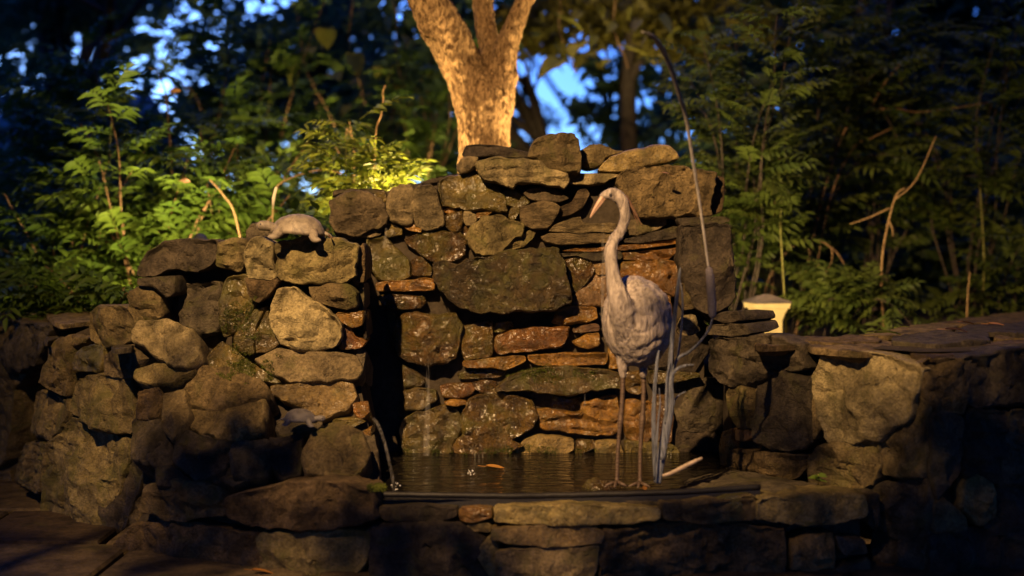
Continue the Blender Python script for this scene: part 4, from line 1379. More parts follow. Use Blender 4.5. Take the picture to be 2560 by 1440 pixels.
cane('crossed thin twig leaning right under the arched cane', [(2160, 880), (2110, 720), (2075, 690), (2030, 645), (2020, 620)], 8.15, .004, group=G_ST)
cane('thin upright tan stalk near the right edge', [(2452, 870), (2458, 720), (2460, 650), (2456, 560), (2450, 470)], 8.4, .006, M_stem, group=G_ST)
cane('short pale stalk right of the bluish leaves', [(2415, 870), (2418, 775), (2420, 730), (2425, 680)], 8.0, .006, group=G_ST)
cane('slanting twig from the upper right thicket', [(1985, 860), (2040, 560), (2110, 330), (2170, 280), (2210, 210), (2260, 150)], 8.6, .006, M_twig, group=G_ST, extra=[[(2180, 275), (2240, 272), (2310, 280), (2480, 255)]])
cane('short dark twig in the right thicket', [(1930, 870), (1932, 620), (1945, 415), (1960, 370), (1975, 335)], 8.3, .009, M_twig, group=G_ST)
cane('low slanting twig under the upper right branches', [(2010, 860), (2070, 520), (2130, 375), (2180, 345), (2230, 320)], 8.5, .005, M_twig, group=G_ST)
G_SL = 'dry stalks behind the left wall'
cane('tall dry stalk with a bent tip left of the trunk', [(930, 620), (934, 460), (940, 330), (952, 290), (958, 250), (957, 230), (964, 213)], 7.4, .0045, group=G_SL)
cane('forked dry stalk left of the bright plant', [(880, 620), (885, 440), (886, 390), (880, 340), (872, 300)], 7.5, .0035, group=G_SL, extra=[[(882, 350), (868, 320), (866, 345)], [(886, 420), (850, 385), (832, 355)]])
cane('bent brown cane crossing low before the left shrub', [(610, 640), (585, 530), (560, 490), (535, 460), (515, 440)], 7.5, .0055, M_twig, group=G_SL)
cane('thin arched cane over the turtle', [(680, 640), (682, 540), (690, 470), (740, 440), (800, 425), (850, 432), (880, 450)], 7.5, .004, M_twig, group=G_SL)
cane('pale bent cane in the top of the left shrub', [(440, 640), (430, 420), (415, 245), (405, 205), (392, 180), (370, 168)], 8.3, .005, group=G_SL)
cane('green stalk with a leaf node in the left shrub', [(268, 640), (275, 360), (282, 300), (288, 260), (296, 235)], 8.0, .005, M_stem, group=G_SL)

# pale lit blade behind the turtle
bl = MB()
q0 = W(682, 522, 6.6)
bl.tube([q0, q0 + Vector((.004, 0, .05)), q0 + Vector((.016, 0, .10)), q0 + Vector((.018, 0, .105))], [.005, .0085, .007, .001], 8, 0.35)
tag(bl.build('pale_blade', plain('pale_blade', (.75, .68, .5), .6, .3, .1), None), 'pale upright leaf blade standing behind the turtle shell', 'leaf blade')
pl2 = thing('plant', 'low plant with a few glowing yellow leaves behind the turtle', 'plant', W(760, 560, 6.55))
rgl = random.Random(8)
for k in range(9):
    put_leaf('oval', pl2, W(722 + k * 9, 530 - 7 * math.sin(k * 1.1), 6.55 + rgl.uniform(-.06, .06)), Vector((rgl.uniform(-.8, .9), -.3, rgl.uniform(.05, .6))), rgl, 0.75)

# ------------------------------------------------------------------ woodland
def crown_mesh(name, mat, centre, radii, clumps, per, leaf, seed, parent, hollow=0.3, stuff=False):
    rg = random.Random(seed)
    vs, fs = [], []
    for c in range(clumps):
        while True:
            q = Vector((rg.uniform(-1, 1), rg.uniform(-1, 1), rg.uniform(-1, 1)))
            if hollow < q.length <= 1:
                break
        cc = Vector(centre) + Vector((q.x * radii[0], q.y * radii[1], q.z * radii[2]))
        cr = rg.uniform(.18, .42) * (sum(radii) / 3) ** 0.5 * 0.75
        for k in range(per):
            o = Vector((rg.gauss(0, 1), rg.gauss(0, 1), rg.gauss(0, .7))) * cr * .6
            p = cc + o
            d = Vector((rg.uniform(-1, 1), rg.uniform(-1, 1), rg.uniform(-.9, .4))).normalized()
            s_ = d.orthogonal().normalized()
            s_ = (Matrix.Rotation(rg.uniform(0, 6.283), 3, d) @ s_)
            L = leaf * rg.uniform(.7, 1.3)
            w_ = L * rg.uniform(.35, .5)
            n_ = len(vs)
            up = s_.cross(d) * L * .08
            vs += [p, p + d * L * .45 + s_ * w_ * .5 + up, p + d * L, p + d * L * .45 - s_ * w_ * .5 + up]
            fs.append((n_, n_ + 1, n_ + 2, n_ + 3))
    o = obj(name, vs, fs, mat, parent, False, centre)
    return o


def limb_tree(mb, p, d, L, r, depth, rg, spread=0.6, up=0.15):
    n_ = 5
    pts, rr = [p], [r]
    q = p.copy()
    dd = d.copy()
    for k in range(n_):
        dd = (dd + Vector((rg.uniform(-.18, .18), rg.uniform(-.18, .18), rg.uniform(-.12, .16) + up * .3))).normalized()
        q = q + dd * L / n_
        pts.append(q.copy())
        rr.append(r * (1 - 0.45 * (k + 1) / n_))
    mb.tube(pts, rr, 7 if depth > 1 else 5)
    if depth <= 0:
        return
    for k in range(rg.choice((2, 3))):
        i = rg.choice((2, 3, 4, 5))
        sd = (dd + Vector((rg.uniform(-1, 1), rg.uniform(-1, 1), rg.uniform(-.5, .8))) * spread).normalized()
        limb_tree(mb, pts[i], sd, L * rg.uniform(.55, .8), rr[i] * .65, depth - 1, rg, spread, up)


def wood_tree(label, px, d, h, r, lean, crown, kind, seed, clumps=60, per=46, leaf=0.22, depth=3, mat=None, L0=.5, name='tree'):
    rg = random.Random(seed)
    b_ = W(px, HY, d)
    b_.z = bed_z(b_) - 0.05
    root = thing(name, label, 'tree', b_, 'trees in the dusk woodland behind')
    mb = MB()
    limb_tree(mb, b_, Vector((lean, 0, 1)).normalized(), h * L0, r, depth, rg, .75)
    mb.build('trunk', M_dtwig, root)
    for (cx, cy, rx, rz, nc) in crown:
        c = W(cx, cy, d + rg.uniform(-.4, .4))
        crown_mesh('crown', mat or M_far, c, (rx, rx * .8, rz), nc, per, leaf, seed + int(cx), root)
    return root


wood_tree('dark bare trunk between leafy boughs at the far left', 195, 13.5, 7, .16, .0, [(60, 20, 1.5, .55, 26), (280, -60, 1.2, .5, 22), (40, 330, 1.3, .6, 26)], 'far', 1, leaf=0.20)
wood_tree('thin leaning trunk at the left edge of the frame', 75, 16, 8, .12, .1, [(-40, 100, 1.2, .9, 30), (120, -80, 1.7, .5, 34)], 'far', 2, leaf=0.22)
wood_tree('hazy tree left of the bright sky gap', 300, 17, 8, .13, .05, [(270, 130, 1.0, .4, 8), (330, 260, 1.2, .7, 14)], 'far', 3, leaf=0.20)
wood_tree('blue green tree filling the middle left behind the vine', 860, 14, 7, .14, .02, [(780, 130, 1.3, .8, 26), (960, 60, 1.3, .9, 28), (900, 300, 1.5, .8, 34), (640, 240, 1.0, .7, 16)], 'far', 4, leaf=0.20)
wood_tree('leafy tree crown just left of the forked trunk', 1060, 12, 6, .10, .0, [(1080, 120, .8, 1.0, 22), (1050, 320, .8, .5, 24), (950, -60, 1.2, .5, 22)], 'far', 5, leaf=0.18)
wood_tree('olive leaved tree over the sky gap right of the trunk', 1560, 11.5, 6, .09, -.02, [(1480, 0, .8, .4, 18), (1380, 40, .5, .4, 8), (1640, 40, .8, .35, 14), (1760, 10, .9, .5, 22)], 'far', 6, leaf=0.16, mat=M_far2)
wood_tree('large leaning dark tree whose limbs cross the blue sky gap', 1490, 12.5, 4.6, .13, -.28, [(1560, 250, .5, .4, 10)], 'far', 7, leaf=.18, depth=6, L0=.42)
wood_tree('slim dark tree right of the sky gap', 1650, 15, 7, .09, .02, [(1740, 280, .6, .3, 6), (1790, 150, 1.0, .6, 14)], 'far', 8, leaf=0.19)
wood_tree('dense dark tree above the right thicket', 2040, 12.5, 6, .12, .0, [(1900, 120, 1.0, .7, 20), (2080, 230, 1.2, .7, 30), (2000, -40, 1.3, .4, 18), (2200, 60, 1.1, .6, 24)], 'far', 9, leaf=0.19)
wood_tree('nearly black tree in the upper right corner', 2420, 13, 7, .16, .0, [(2420, 60, 1.1, .7, 52), (2560, 150, 1.1, .8, 44), (2300, 280, 1.1, .6, 40), (2500, 340, 1.2, .6, 50), (2330, -50, 1.4, .4, 40)], 'far', 10, leaf=0.19)
wood_tree('dark tree filling the space behind the bare stalks', 2240, 11.5, 4, .10, .0, [(2150, 480, 1.3, .6, 70), (2420, 520, 1.3, .6, 70), (1920, 460, 1.1, .6, 56)], 'far', 11, leaf=0.18)
wood_tree('far tree low behind the yellow cap stones', 1560, 22, 7, .12, .0, [(1450, 390, 1.6, .3, 7), (1700, 370, 1.4, .4, 9), (1180, 330, 1.3, .7, 18)], 'far', 12, leaf=.2)

# low leaf mass closing the woodland floor
def low_mass():
    rg = random.Random(77)
    vs, fs = [], []
    for k in range(22000):
        y = rg.uniform(9.2, 15)
        x = rg.uniform(-.55, .55) * y
        top = 0.85 + pw(x / y, [(-.30, 1.5), (-.12, 1.25), (-.03, .75), (.01, .45), (.09, .45), (.14, 1.3), (.3, 1.6)]) * (0.7 + 0.6 * noise.noise(Vector((x * .8, y * .8, 1))))
        z = rg.uniform(.78, max(.9, top))
        p = Vector((x, y, z))
        d = Vector((rg.uniform(-1, 1), rg.uniform(-1, 1), rg.uniform(-.6, .6))).normalized()
        s_ = Matrix.Rotation(rg.uniform(0, 6.283), 3, d) @ d.orthogonal().normalized()
        L = rg.uniform(.10, .18)
        n_ = len(vs)
        vs += [p, p + d * L * .5 + s_ * L * .22, p + d * L, p + d * L * .5 - s_ * L * .22]
        fs.append((n_, n_ + 1, n_ + 2, n_ + 3))
    return vs, fs


vs, fs = low_mass()
tag(obj('undergrowth', vs, fs, M_bush2, None, False), 'dark low undergrowth covering the woodland floor', None, None, 'stuff')
vs, fs = [], []
rgf = random.Random(78)
for k in range(9000):
    y = rgf.uniform(20, 34)
    x = rgf.uniform(-.6, .6) * y
    u_ = (x / y + .37) / .74
    top = 0.9 + 1.1 * (0.75 + .9 * noise.noise(Vector((x * .35, y * .1, 4)))) + (1.2 if u_ > .66 or u_ < .12 else 0)
    if .49 < u_ < .66:
        top = .9 + (top - .9) * .35
    p = Vector((x, y, rgf.uniform(.8, max(1.2, top))))
    d = Vector((rgf.uniform(-1, 1), rgf.uniform(-1, 1), rgf.uniform(-.6, .6))).normalized()
    s_ = Matrix.Rotation(rgf.uniform(0, 6.283), 3, d) @ d.orthogonal().normalized()
    L = rgf.uniform(.22, .4)
    n_ = len(vs)
    vs += [p, p + d * L * .5 + s_ * L * .22, p + d * L, p + d * L * .5 - s_ * L * .22]
    fs.append((n_, n_ + 1, n_ + 2, n_ + 3))
tag(obj('far_woods', vs, fs, M_far, None, False), 'far belt of dusky woodland beyond the garden', None, None, 'stuff')
# dim roof seen through the trees at far left
shed = thing('house', 'dark house with a plain sloping roof dim between the trunks at far left', 'house', (W(60, HY, 26) - Vector((0, 0, EYE))))
mb = MB()
c_ = W(30, HY, 26)
mb.box((c_.x, c_.y + 2, 1.6), (5.0, 4, 2.6))
mb.build('wall', plain('shed_wall', (.12, .10, .10), .8), shed)
mb = MB()
rz0, rz1 = W(0, 285, 26).z, W(0, 205, 26).z
a_ = [Vector((c_.x - 2.8, c_.y - .3, rz0 - .6)), Vector((c_.x + 2.4, c_.y - .3, rz0 - .6)), Vector((c_.x + 2.1, c_.y + 2, rz1)), Vector((c_.x - 2.8, c_.y + 2, rz1)), Vector((c_.x + 2.4, c_.y + 4.3, rz0 - .6)), Vector((c_.x - 2.8, c_.y + 4.3, rz0 - .6))]
mb.add(a_ + [p - Vector((0, 0, .12)) for p in a_], [(0, 1, 2, 3), (3, 2, 4, 5), (7, 6, 9, 8), (8, 9, 11, 10), (0, 6, 7, 1), (1, 7, 8, 2), (2, 8, 10, 4), (5, 11, 9, 3), (3, 9, 6, 0), (4, 10, 11, 5)])
mb.build('roof', plain('slate_roof', (.10, .10, .16), .6), shed, False)

# crown of the big tree, high over the garden
for i_, (cx, cy, cz, r1, nc) in enumerate(((-1.2, 6.6, 5.0, 1.6, 70), (0.4, 7.6, 5.4, 1.7, 80), (1.6, 6.4, 5.0, 1.5, 60), (0.2, 5.0, 5.3, 1.5, 60))):
    crown_mesh('crown', M_far2, Vector((cx, cy, cz)), (r1, r1, .8), nc, 50, .24, 300 + i_, tree)

# ------------------------------------------------------------------ heron statue
HD = 5.33


def bronze(name, c1, c2, streak=(1, 1, .22), bump=.9, rough=.55, scale=60):
    m, n, b, out = nodes(name)
    tc = n.nodes.new('ShaderNodeTexCoord')
    mp = n.nodes.new('ShaderNodeMapping')
    mp.inputs['Scale'].default_value = streak
    n.links.new(tc.outputs['Object'], mp.inputs['Vector'])
    v = mp.outputs[0]
    f = noise_(n, v, scale, 6, .65, 1.2)
    g = noise_(n, tc.outputs['Object'], 12, 5, .6)
    c = mixc(n, ramp(n, f, [(.36, 0), (.56, 1)]).outputs[0], c1, c2)
    c = mixc(n, ramp(n, g, [(.42, 0), (.7, .75)]).outputs[0], c, tuple(x * .55 for x in c2))
    n.links.new(c, b.inputs['Base Color'])
    b.inputs['Roughness'].default_value = rough
    b.inputs['Metallic'].default_value = 0.15
    bp = nd(n, 'ShaderNodeBump')
    bp.inputs['Strength'].default_value = bump
    bp.inputs['Distance'].default_value = .012
    n.links.new(f, bp.inputs['Height'])
    n.links.new(bp.outputs[0], b.inputs['Normal'])
    return m


M_heron = bronze('heron_bronze', (.13, .105, .095), (.49, .42, .37))
M_leg = bronze('leg_bronze', (.045, .03, .022), (.135, .088, .06), (1, 1, 3), .4, .5, 40)
M_beak = bronze('beak_bronze', (.36, .22, .15), (.54, .35, .25), (1, 1, 1), .15, .5, 20)
M_eye = plain('eye_dark', (.05, .05, .06), .25, .6, .1, 20, 0)


def Hp(px, py, r, dd=0.0):
    return (W(px, py, HD + dd), r * HD / F)


heron = thing('heron_statue', 'tall weathered bronze heron statue with curved neck standing at the pool', 'statue', W(1572, 1214, HD))
mb = MB()
rings = [(688, 1566, 1588), (694, 1554, 1606), (703, 1546, 1626), (716, 1534, 1646), (738, 1518, 1667), (765, 1508, 1678), (800, 1503, 1682), (830, 1505, 1681), (855, 1513, 1674), (880, 1527, 1661), (898, 1541, 1645), (912, 1556, 1626)]
SEG = 30
vs = []
for (y, l, r) in rings:
    c = W((l + r) / 2, y, HD + .05)
    rx = (r - l) / 2 * HD / F
    ry = max(.02, rx * 1.2)
    for k in range(SEG):
        a = 2 * math.pi * k / SEG
        vs.append(c + Vector((math.cos(a) * rx, math.sin(a) * ry, 0)))
fs = [tuple(range(SEG)), tuple(reversed(range((len(rings) - 1) * SEG, len(rings) * SEG)))]
for i in range(len(rings) - 1):
    for k in range(SEG):
        k2 = (k + 1) % SEG
        fs.append((i * SEG + k2, i * SEG + k, (i + 1) * SEG + k, (i + 1) * SEG + k2))
mb.add(vs, fs)
neck = [Hp(1572, 830, 38, -.05), Hp(1556, 780, 36, -.09), Hp(1544, 740, 27, -.10), Hp(1535, 700, 19.5, -.09), Hp(1529, 660, 16.8, -.08), Hp(1527, 625, 16.2, -.07), Hp(1534, 603, 15.4, -.06),
        Hp(1549, 581, 14.3, -.05), Hp(1560, 556, 13.2, -.05), Hp(1563, 532, 13.4, -.05), Hp(1558, 510, 15.5, -.05), Hp(1547, 494, 17, -.05), Hp(1534, 486, 17, -.05), Hp(1520, 486, 13.5, -.05), Hp(1508, 490, 9.5, -.05), Hp(1503, 497, 7, -.05)]
p, r = smooth_path(neck, 6)
mb.tube(p, r, 20, 0.82)
for x in (1556, 1608):
    p, r = smooth_path([Hp(x + (6 if x < 1580 else -4), 850, 26, .02), Hp(x, 885, 19, .02), Hp(x, 912, 14, .02), Hp(x + 1, 936, 8.5, .02), Hp(x + 1, 946, 6.5, .02)], 6)
    mb.tube(p, r, 16)
# tail tip behind
p, r = smooth_path([Hp(1600, 800, 50, .10), Hp(1606, 850, 40, .20), Hp(1608, 890, 22, .27), Hp(1608, 905, 8, .30)], 6)
mb.tube(p, r, 16, .6)


def feather(v, nrm):
    py = HY + (EYE - v.z) * F / v.y
    px = 1280 + v.x * F / v.y
    if py < 505:
        return 0.0006 * noise.noise(v * 120)
    # long drooping feather ridges, wrapped over the wing on the right
    s_ = noise.noise(Vector((v.x * 45 + v.z * 9, v.y * 45, v.z * 7)))
    s2 = noise.noise(Vector((v.x * 110 + v.z * 30, v.y * 110, v.z * 18)))
    a = .0045 * s_ - .0036 * abs(s2)
    if py > 690 and px > 1555:
        t = (px - 1555) * .5 + (py - 690)
        a += .0055 * (abs(math.sin(t * .075 + 1.5 * noise.noise(v * 30))) - .5) * min(1, (px - 1555) / 40)
    return a


body = remeshed('body', mb, .0052, M_heron, 3, feather, heron)
# beak: upper and lower half
for nm, dx, dy, r0 in (('upper_beak', 0, -1.5, 7.2), ('lower_beak', 2.5, 4.0, 5.0)):
    mb = MB()
    p, r = smooth_path([Hp(1512 + dx, 487 + dy, r0, -.05), Hp(1500 + dx, 504 + dy, r0 * .85, -.055), Hp(1486 + dx * .7, 525 + dy * .7, r0 * .55, -.06), Hp(1475 + dx * .2, 544 + dy * .2, 1.0, -.065)], 5)
    mb.tube(p, r, 12, .75)
    mb.build(nm, M_beak, heron)
mb = MB()
mb.ball(W(1526, 486, HD - .05 - .0205), (.0058, .005, .0058), 12, 8)
mb.build('eye', M_eye, heron)
mb = MB()
p, r = smooth_path([Hp(1562, 490, 5, -.05), Hp(1573, 505, 4, -.045), Hp(1588, 532, 3.2, -.04), Hp(1606, 566, .8, -.035)], 5)
mb.tube(p, r, 8, .6)
p, r = smooth_path([Hp(1563, 494, 4, -.04), Hp(1574, 516, 3, -.03), Hp(1586, 540, 2, -.02), Hp(1598, 566, .6, -.01)], 5)
mb.tube(p, r, 8, .6)
mb.build('crest_plume', bronze('plume_bronze', (.14, .07, .04), (.25, .14, .08), (1, 1, 1), .3, .6, 40), heron)
for (xt, xb, yb, dd) in ((1557, 1541, 1212, .02), (1609, 1599, 1214, .03)):
    mb = MB()
    pts, rr = [], []
    for k in range(96):
        t = k / 95
        y = lerp(936, yb, t)
        x = lerp(xt, xb, t ** 1.15) + 1.5 * math.sin(t * 7)
        pts.append(W(x, y, HD + dd - .01 * t))
        base_r = lerp(6.2, 5.0, t) + 2.2 * math.exp(-((t - .42) / .06) ** 2) + 1.6 * max(0, t - .93) * 12
        rr.append((base_r + (.55 if k % 3 == 0 else -.35)) * HD / F)
    mb.tube(pts, rr, 12)
    lg = mb.build('leg', M_leg, heron)
    foot = W(xb, yb, HD + dd - .01)
    for ax, ay in ((-.045, -.03), (-.012, -.06), (.036, -.04), (.015, .035)):
        mb = MB()
        mb.tube([foot + Vector((0, 0, .012)), foot + Vector((ax * .5, ay * .5, .008)), foot + Vector((ax, ay, .002))], [.008, .0065, .003], 7)
        mb.build('toe', M_leg, lg)

# ------------------------------------------------------------------ metal reeds and cattail
M_reed = bronze('reed_metal', (.035, .045, .07), (.26, .28, .34), (1, 1, .10), 1.0, .45, 120)
M_reed2 = bronze('reed_brown', (.22, .16, .11), (.40, .31, .23), (1, 1, 1), .3, .6, 40)
M_spike = bronze('spike_metal', (.36, .33, .31), (.60, .56, .52), (1, 1, .15), .3, .5, 60)
reeds = thing('reed_sculpture', 'bluish metal reed and cattail sculpture rising beside the heron statue', 'sculpture', W(1650, 1205, 5.28))


def reed(nm, pts, d, flat=.45, mat=None, seg=10, par=None):
    pv = [(W(x, y, d + (q[0] if q else 0)), r * d / F) for x, y, r, *q in pts]
    p, r = smooth_path(pv, 7)
    mb = MB()
    mb.tube(p, r, seg, flat)
    return mb.build(nm, mat or M_reed, par or reeds)


reed('blade', [(1645, 1208, 8), (1652, 1150, 11), (1662, 1090, 11.5), (1668, 1040, 8.5), (1673, 980, 7), (1676, 900, 6), (1681, 840, 5.6), (1690, 760, 5), (1698, 690, 4), (1701, 668, 1)], 5.24)
reed('blade', [(1640, 1205, 5), (1636, 1130, 6), (1634, 1040, 5.6), (1637, 970, 4.8), (1642, 910, 4), (1647, 876, 2)], 5.27)
reed('blade', [(1655, 1150, 6), (1672, 1060, 8), (1680, 1000, 5), (1678, 950, 4.5), (1690, 925, 4), (1712, 914, 3.2), (1735, 912, 1.5)], 5.22)
reed('blade', [(1660, 1120, 3), (1676, 1060, 3), (1684, 1010, 3), (1695, 990, 2), (1715, 978, 1)], 5.26)
reed('blade', [(1664, 1060, 3), (1666, 980, 3.2), (1668, 940, 2.6), (1676, 905, 1)], 5.23)
reed('blade', [(1636, 1200, 2.5), (1645, 1060, 2.5), (1650, 1010, 1.8), (1648, 970, 1)], 5.21)
reed('blade', [(1694, 900, 3, 0), (1705, 800, 3, .02), (1706, 740, 2.5, .02), (1700, 700, 1, .02)], 5.3)
reed('blade', [(1656, 1190, 4), (1680, 1182, 5.5), (1712, 1166, 6), (1740, 1152, 5), (1756, 1145, 3)], 5.2, .8, M_reed2)
reed('stem', [(1648, 1200, 4, .02), (1668, 1060, 4, .02), (1682, 940, 4, .02), (1694, 897, 4, 0), (1722, 880, 3.6, 0), (1752, 852, 3.4, -.02), (1774, 820, 3.2, -.04), (1782, 790, 3.2, -.05)], 5.28, 1.0)
reed('cattail_head', [(1782, 795, 4, -.05), (1781, 785, 9.5, -.05), (1779, 740, 10.5, -.06), (1775, 690, 10, -.07), (1772, 672, 7.5, -.07), (1771, 668, 2, -.07)], 5.28, 1.0, bronze('cattail_head', (.16, .14, .16), (.30, .27, .30), (1, 1, 1), .6, .8, 200), 14)
reed('spike', [(1771, 670, 3, -.07), (1762, 600, 3.2, -.1), (1748, 500, 3.6, -.16), (1732, 400, 4, -.24), (1716, 300, 4.6, -.33), (1699, 240, 5, -.42), (1677, 172, 5.4, -.52), (1657, 125, 5.6, -.6), (1632, 92, 4.5, -.7), (1606, 80, 2, -.78)], 5.28, .6, M_spike)

# ------------------------------------------------------------------ turtles
M_turtle = bronze('turtle_bronze', (.12, .10, .08), (.27, .225, .17), (1, 1, 1), .35, .6, 22)
M_turtle2 = bronze('turtle_bronze_grey', (.09, .085, .09), (.19, .17, .165), (1, 1, 1), .35, .6, 22)


def turtle(label, c, size, mirror, mat, tilt=0.0, drop=0.0):
    """c: middle of the shell's underside; head towards -X (mirror flips)"""
    root = thing('turtle_statue', label, 'statue', c, 'turtle statues')
    sx = -1 if mirror else 1
    s_ = size
    rot = Matrix.Rotation(tilt, 3, 'Y')

    def q(x, y, z):
        return Vector(c) + (rot @ Vector((x * sx * s_, y * s_, z * s_)))
    # shell: domed oval with scutes
    NU, NV = 40, 14
    vs, fs = [], []
    for j in range(NV + 1):
        t = j / NV
        for k in range(NU):
            a = 2 * math.pi * k / NU
            rx = math.cos(a) * (1.0 - .06 * math.cos(a)) * math.sin(t * math.pi / 2)
            ry = .74 * math.sin(a) * math.sin(t * math.pi / 2)
            z = .78 * math.cos(t * math.pi / 2) ** .8 + .10
            flare = 1 + .08 * max(0, t - .8) * 5
            p = Vector((rx * flare, ry * flare, z))
            cell = noise.voronoi(Vector((rx * 2.6, ry * 2.6, 0)), distance_metric='DISTANCE')[0]
            p.z -= .05 * max(0, 1 - (cell[1] - cell[0]) * 6) * (1 - t * .3)
            p.z += .012 * noise.noise(p * 6)
            vs.append(q(*p))
    for j in range(NV):
        for k in range(NU):
            k2 = (k + 1) % NU
            fs.append((j * NU + k, (j + 1) * NU + k, (j + 1) * NU + k2, j * NU + k2))
    n0 = len(vs)
    vs += [q(.93 * math.cos(2 * math.pi * k / NU), .68 * math.sin(2 * math.pi * k / NU), .13) for k in range(NU)]
    for k in range(NU):
        k2 = (k + 1) % NU
        fs.append((NV * NU + k, n0 + k, n0 + k2, NV * NU + k2))
    fs.append(tuple(n0 + k for k in reversed(range(NU))))
    if mirror:
        fs = [tuple(reversed(f_)) for f_ in fs]
    obj('shell', vs, fs, mat, root)
    mb = MB()
    p, r = smooth_path([(q(-.75, 0, .22), .22 * s_), (q(-1.0, -.05, .28), .18 * s_), (q(-1.22, -.08, .33), .19 * s_), (q(-1.42, -.1, .33), .20 * s_), (q(-1.58, -.1, .30), .13 * s_), (q(-1.64, -.1, .28), .05 * s_)], 5)
    mb.tube(p, r, 14)
    hd = mb.build('head', mat, root)
    for sy in (-1, 1):
        mb = MB()
        mb.ball(q(-1.46, -.1 + sy * .17, .38), .035 * s_, 8, 6)
        mb.build('eye', M_eye, hd)
    for (x0, y0, x1, y1, z1) in ((-.62, -.5, -.82, -.80, -.26 + drop), (-.62, .5, -.80, .8, -.22 + drop), (.55, -.5, .72, -.78, -.26 + drop), (.55, .5, .70, .75, -.22 + drop)):
        mb = MB()
        p, r = smooth_path([(q(x0, y0, .22), .22 * s_), (q((x0 + x1) / 2, (y0 + y1) / 2, .08), .19 * s_), (q(x1, y1, z1 + .02), .15 * s_), (q(x1 + (.16 if x1 > 0 else -.16), y1 - .05, z1), .09 * s_), (q(x1 + (.24 if x1 > 0 else -.24), y1 - .06, z1 - .01), .02 * s_)], 4)
        mb.tube(p, r, 12, .7)
        mb.build('leg', mat, root)
    mb = MB()
    mb.tube([q(.95, 0, .2), q(1.15, .02, .14), q(1.3, .03, .05)], [.09 * s_, .06 * s_, .015 * s_], 8)
    mb.build('tail', mat, root)
    return root


turtle('larger bronze turtle statue on top of the broad stone pillar', W(748, 592, 5.76), .108, False, M_turtle, rad(4), .20)
turtle('smaller bronze turtle statue low on the dark rocks above the round boulder', W(748, 1056, 5.42), .062, True, M_turtle2, rad(3), .2)
rock([W(x, y, 5.98) for x, y in ((617, 575), (630, 560), (680, 556), (690, 590), (640, 598), (618, 596))], SM['d'], WALLS['lpil'], .15, 910, CAMDIR)

# ------------------------------------------------------------------ post lamp
m, n, b, out = nodes('glowing_post')
b.inputs['Base Color'].default_value = (.30, .22, .11, 1)
b.inputs['Emission Color'].default_value = (1.0, .56, .13, 1)
tc = n.nodes.new('ShaderNodeTexCoord')
gl = ramp(n, noise_(n, tc.outputs['Object'], 9, 4, .6), [(.3, .55), (.7, 1.0)])
n.links.new(math_(n, 'MULTIPLY', gl.outputs[0], 0.62), b.inputs['Emission Strength'])
M_glow = m
LD = 7.6
post = thing('post_lamp', 'glowing cream post lamp with dark pyramid cap behind the right wall', 'lamp', W(1922, 900, LD))
k_ = LD / F


def frus(mb, px, y0, w0, y1, w1, rot=rad(14)):
    vs = []
    for (y, w_) in ((y0, w0), (y1, w1)):
        c = W(px, y, LD)
        for a in (0, 1, 2, 3):
            an = rot + math.pi / 4 + a * math.pi / 2
            vs.append(c + Vector((math.cos(an), math.sin(an), 0)) * w_ * k_ / math.sqrt(2))
    mb.add(vs, [(3, 2, 1, 0), (4, 5, 6, 7), (0, 1, 5, 4), (1, 2, 6, 5), (2, 3, 7, 6), (3, 0, 4, 7)])


mb = MB()
frus(mb, 1922, 990, 50, 800, 50)
mb.build('post', M_glow, post, False)
mb = MB()
frus(mb, 1921, 799.7, 52, 781, 62)
frus(mb, 1919, 780.7, 66, 770, 76)
mb.build('capital', M_glow, post, False)
mb = MB()
frus(mb, 1917, 769.7, 84, 757, 88)
mb.build('cornice', M_glow, post, False)
mb = MB()
frus(mb, 1917, 756.7, 92, 752, 92)
frus(mb, 1917, 751.7, 88, 735, 10)
mb.build('cap', plain('cap_metal', (.10, .075, .07), .6, .4), post, False)

# ------------------------------------------------------------------ uplights in the bed
M_fix = plain('black_lamp_metal', (.03, .03, .03), .5, .4, .2, 20, .1)
mglass, n, b, out = nodes('lamp_glass')
b.inputs['Base Color'].default_value = (1, .85, .6, 1)
b.inputs['Emission Color'].default_value = (1, .8, .5, 1)
b.inputs['Emission Strength'].default_value = 6


def uplight(label, p, target, energy, angle, color, size=.03):
    p = Vector(p)
    t = (Vector(target) - p).normalized()
    root = thing('spotlight', label, 'spotlight', p - Vector((0, 0, .08)), 'garden spotlights')
    mb = MB()
    mb.tube([p - t * .10, p - t * .09, p - t * .01, p], [.02, .032, .036, .036], 14)
    mb.build('housing', M_fix, root)
    mb = MB()
    mb.tube([p + t * .001, p + t * .004], .031, 14)
    mb.build('lens', mglass, root)
    mb = MB()
    mb.tube([p - t * .06, p - t * .06 - Vector((0, 0, .10))], .006, 6)
    mb.build('stake', M_fix, root)
    lamp('uplight', 'SPOT', p + t * .02, target, energy, color, size, angle, .8)


uplight('small garden spotlight aimed up the trunk from behind the turtle', W(1000, 800, 7.17), W(1075, 60, TD + .03), 330, 95, (1, .66, .28))
uplight('small garden spotlight aimed up the trunk from behind the cap stones', W(1480, 560, 7.15), W(1275, 120, TD), 150, 60, (1, .66, .28))
uplight('small spotlight added in the bed to brighten the left shrubs', W(500, 600, 6.9), W(300, 260, 8.8), 105, 130, (1, .74, .34))  # added lamp, gives the left shrubs more warm light
uplight('small spotlight added in the bed to brighten the right thicket', W(1780, 640, 6.9), W(2080, 330, 8.9), 55, 140, (1, .74, .34))  # added lamp, lifts the right thicket out of the dark
uplight('small garden spotlight in the woodland aimed up at the vine', W(960, 700, 9.3), W(880, 160, 10.8), 420, 130, (1, .74, .34))
uplight('small spotlight added in the woodland to brighten the boughs right of the trunk', W(1600, 700, 9.0), W(1540, 60, 10.4), 170, 100, (1, .74, .34))  # added lamp, brightens the leaves over the sky gap
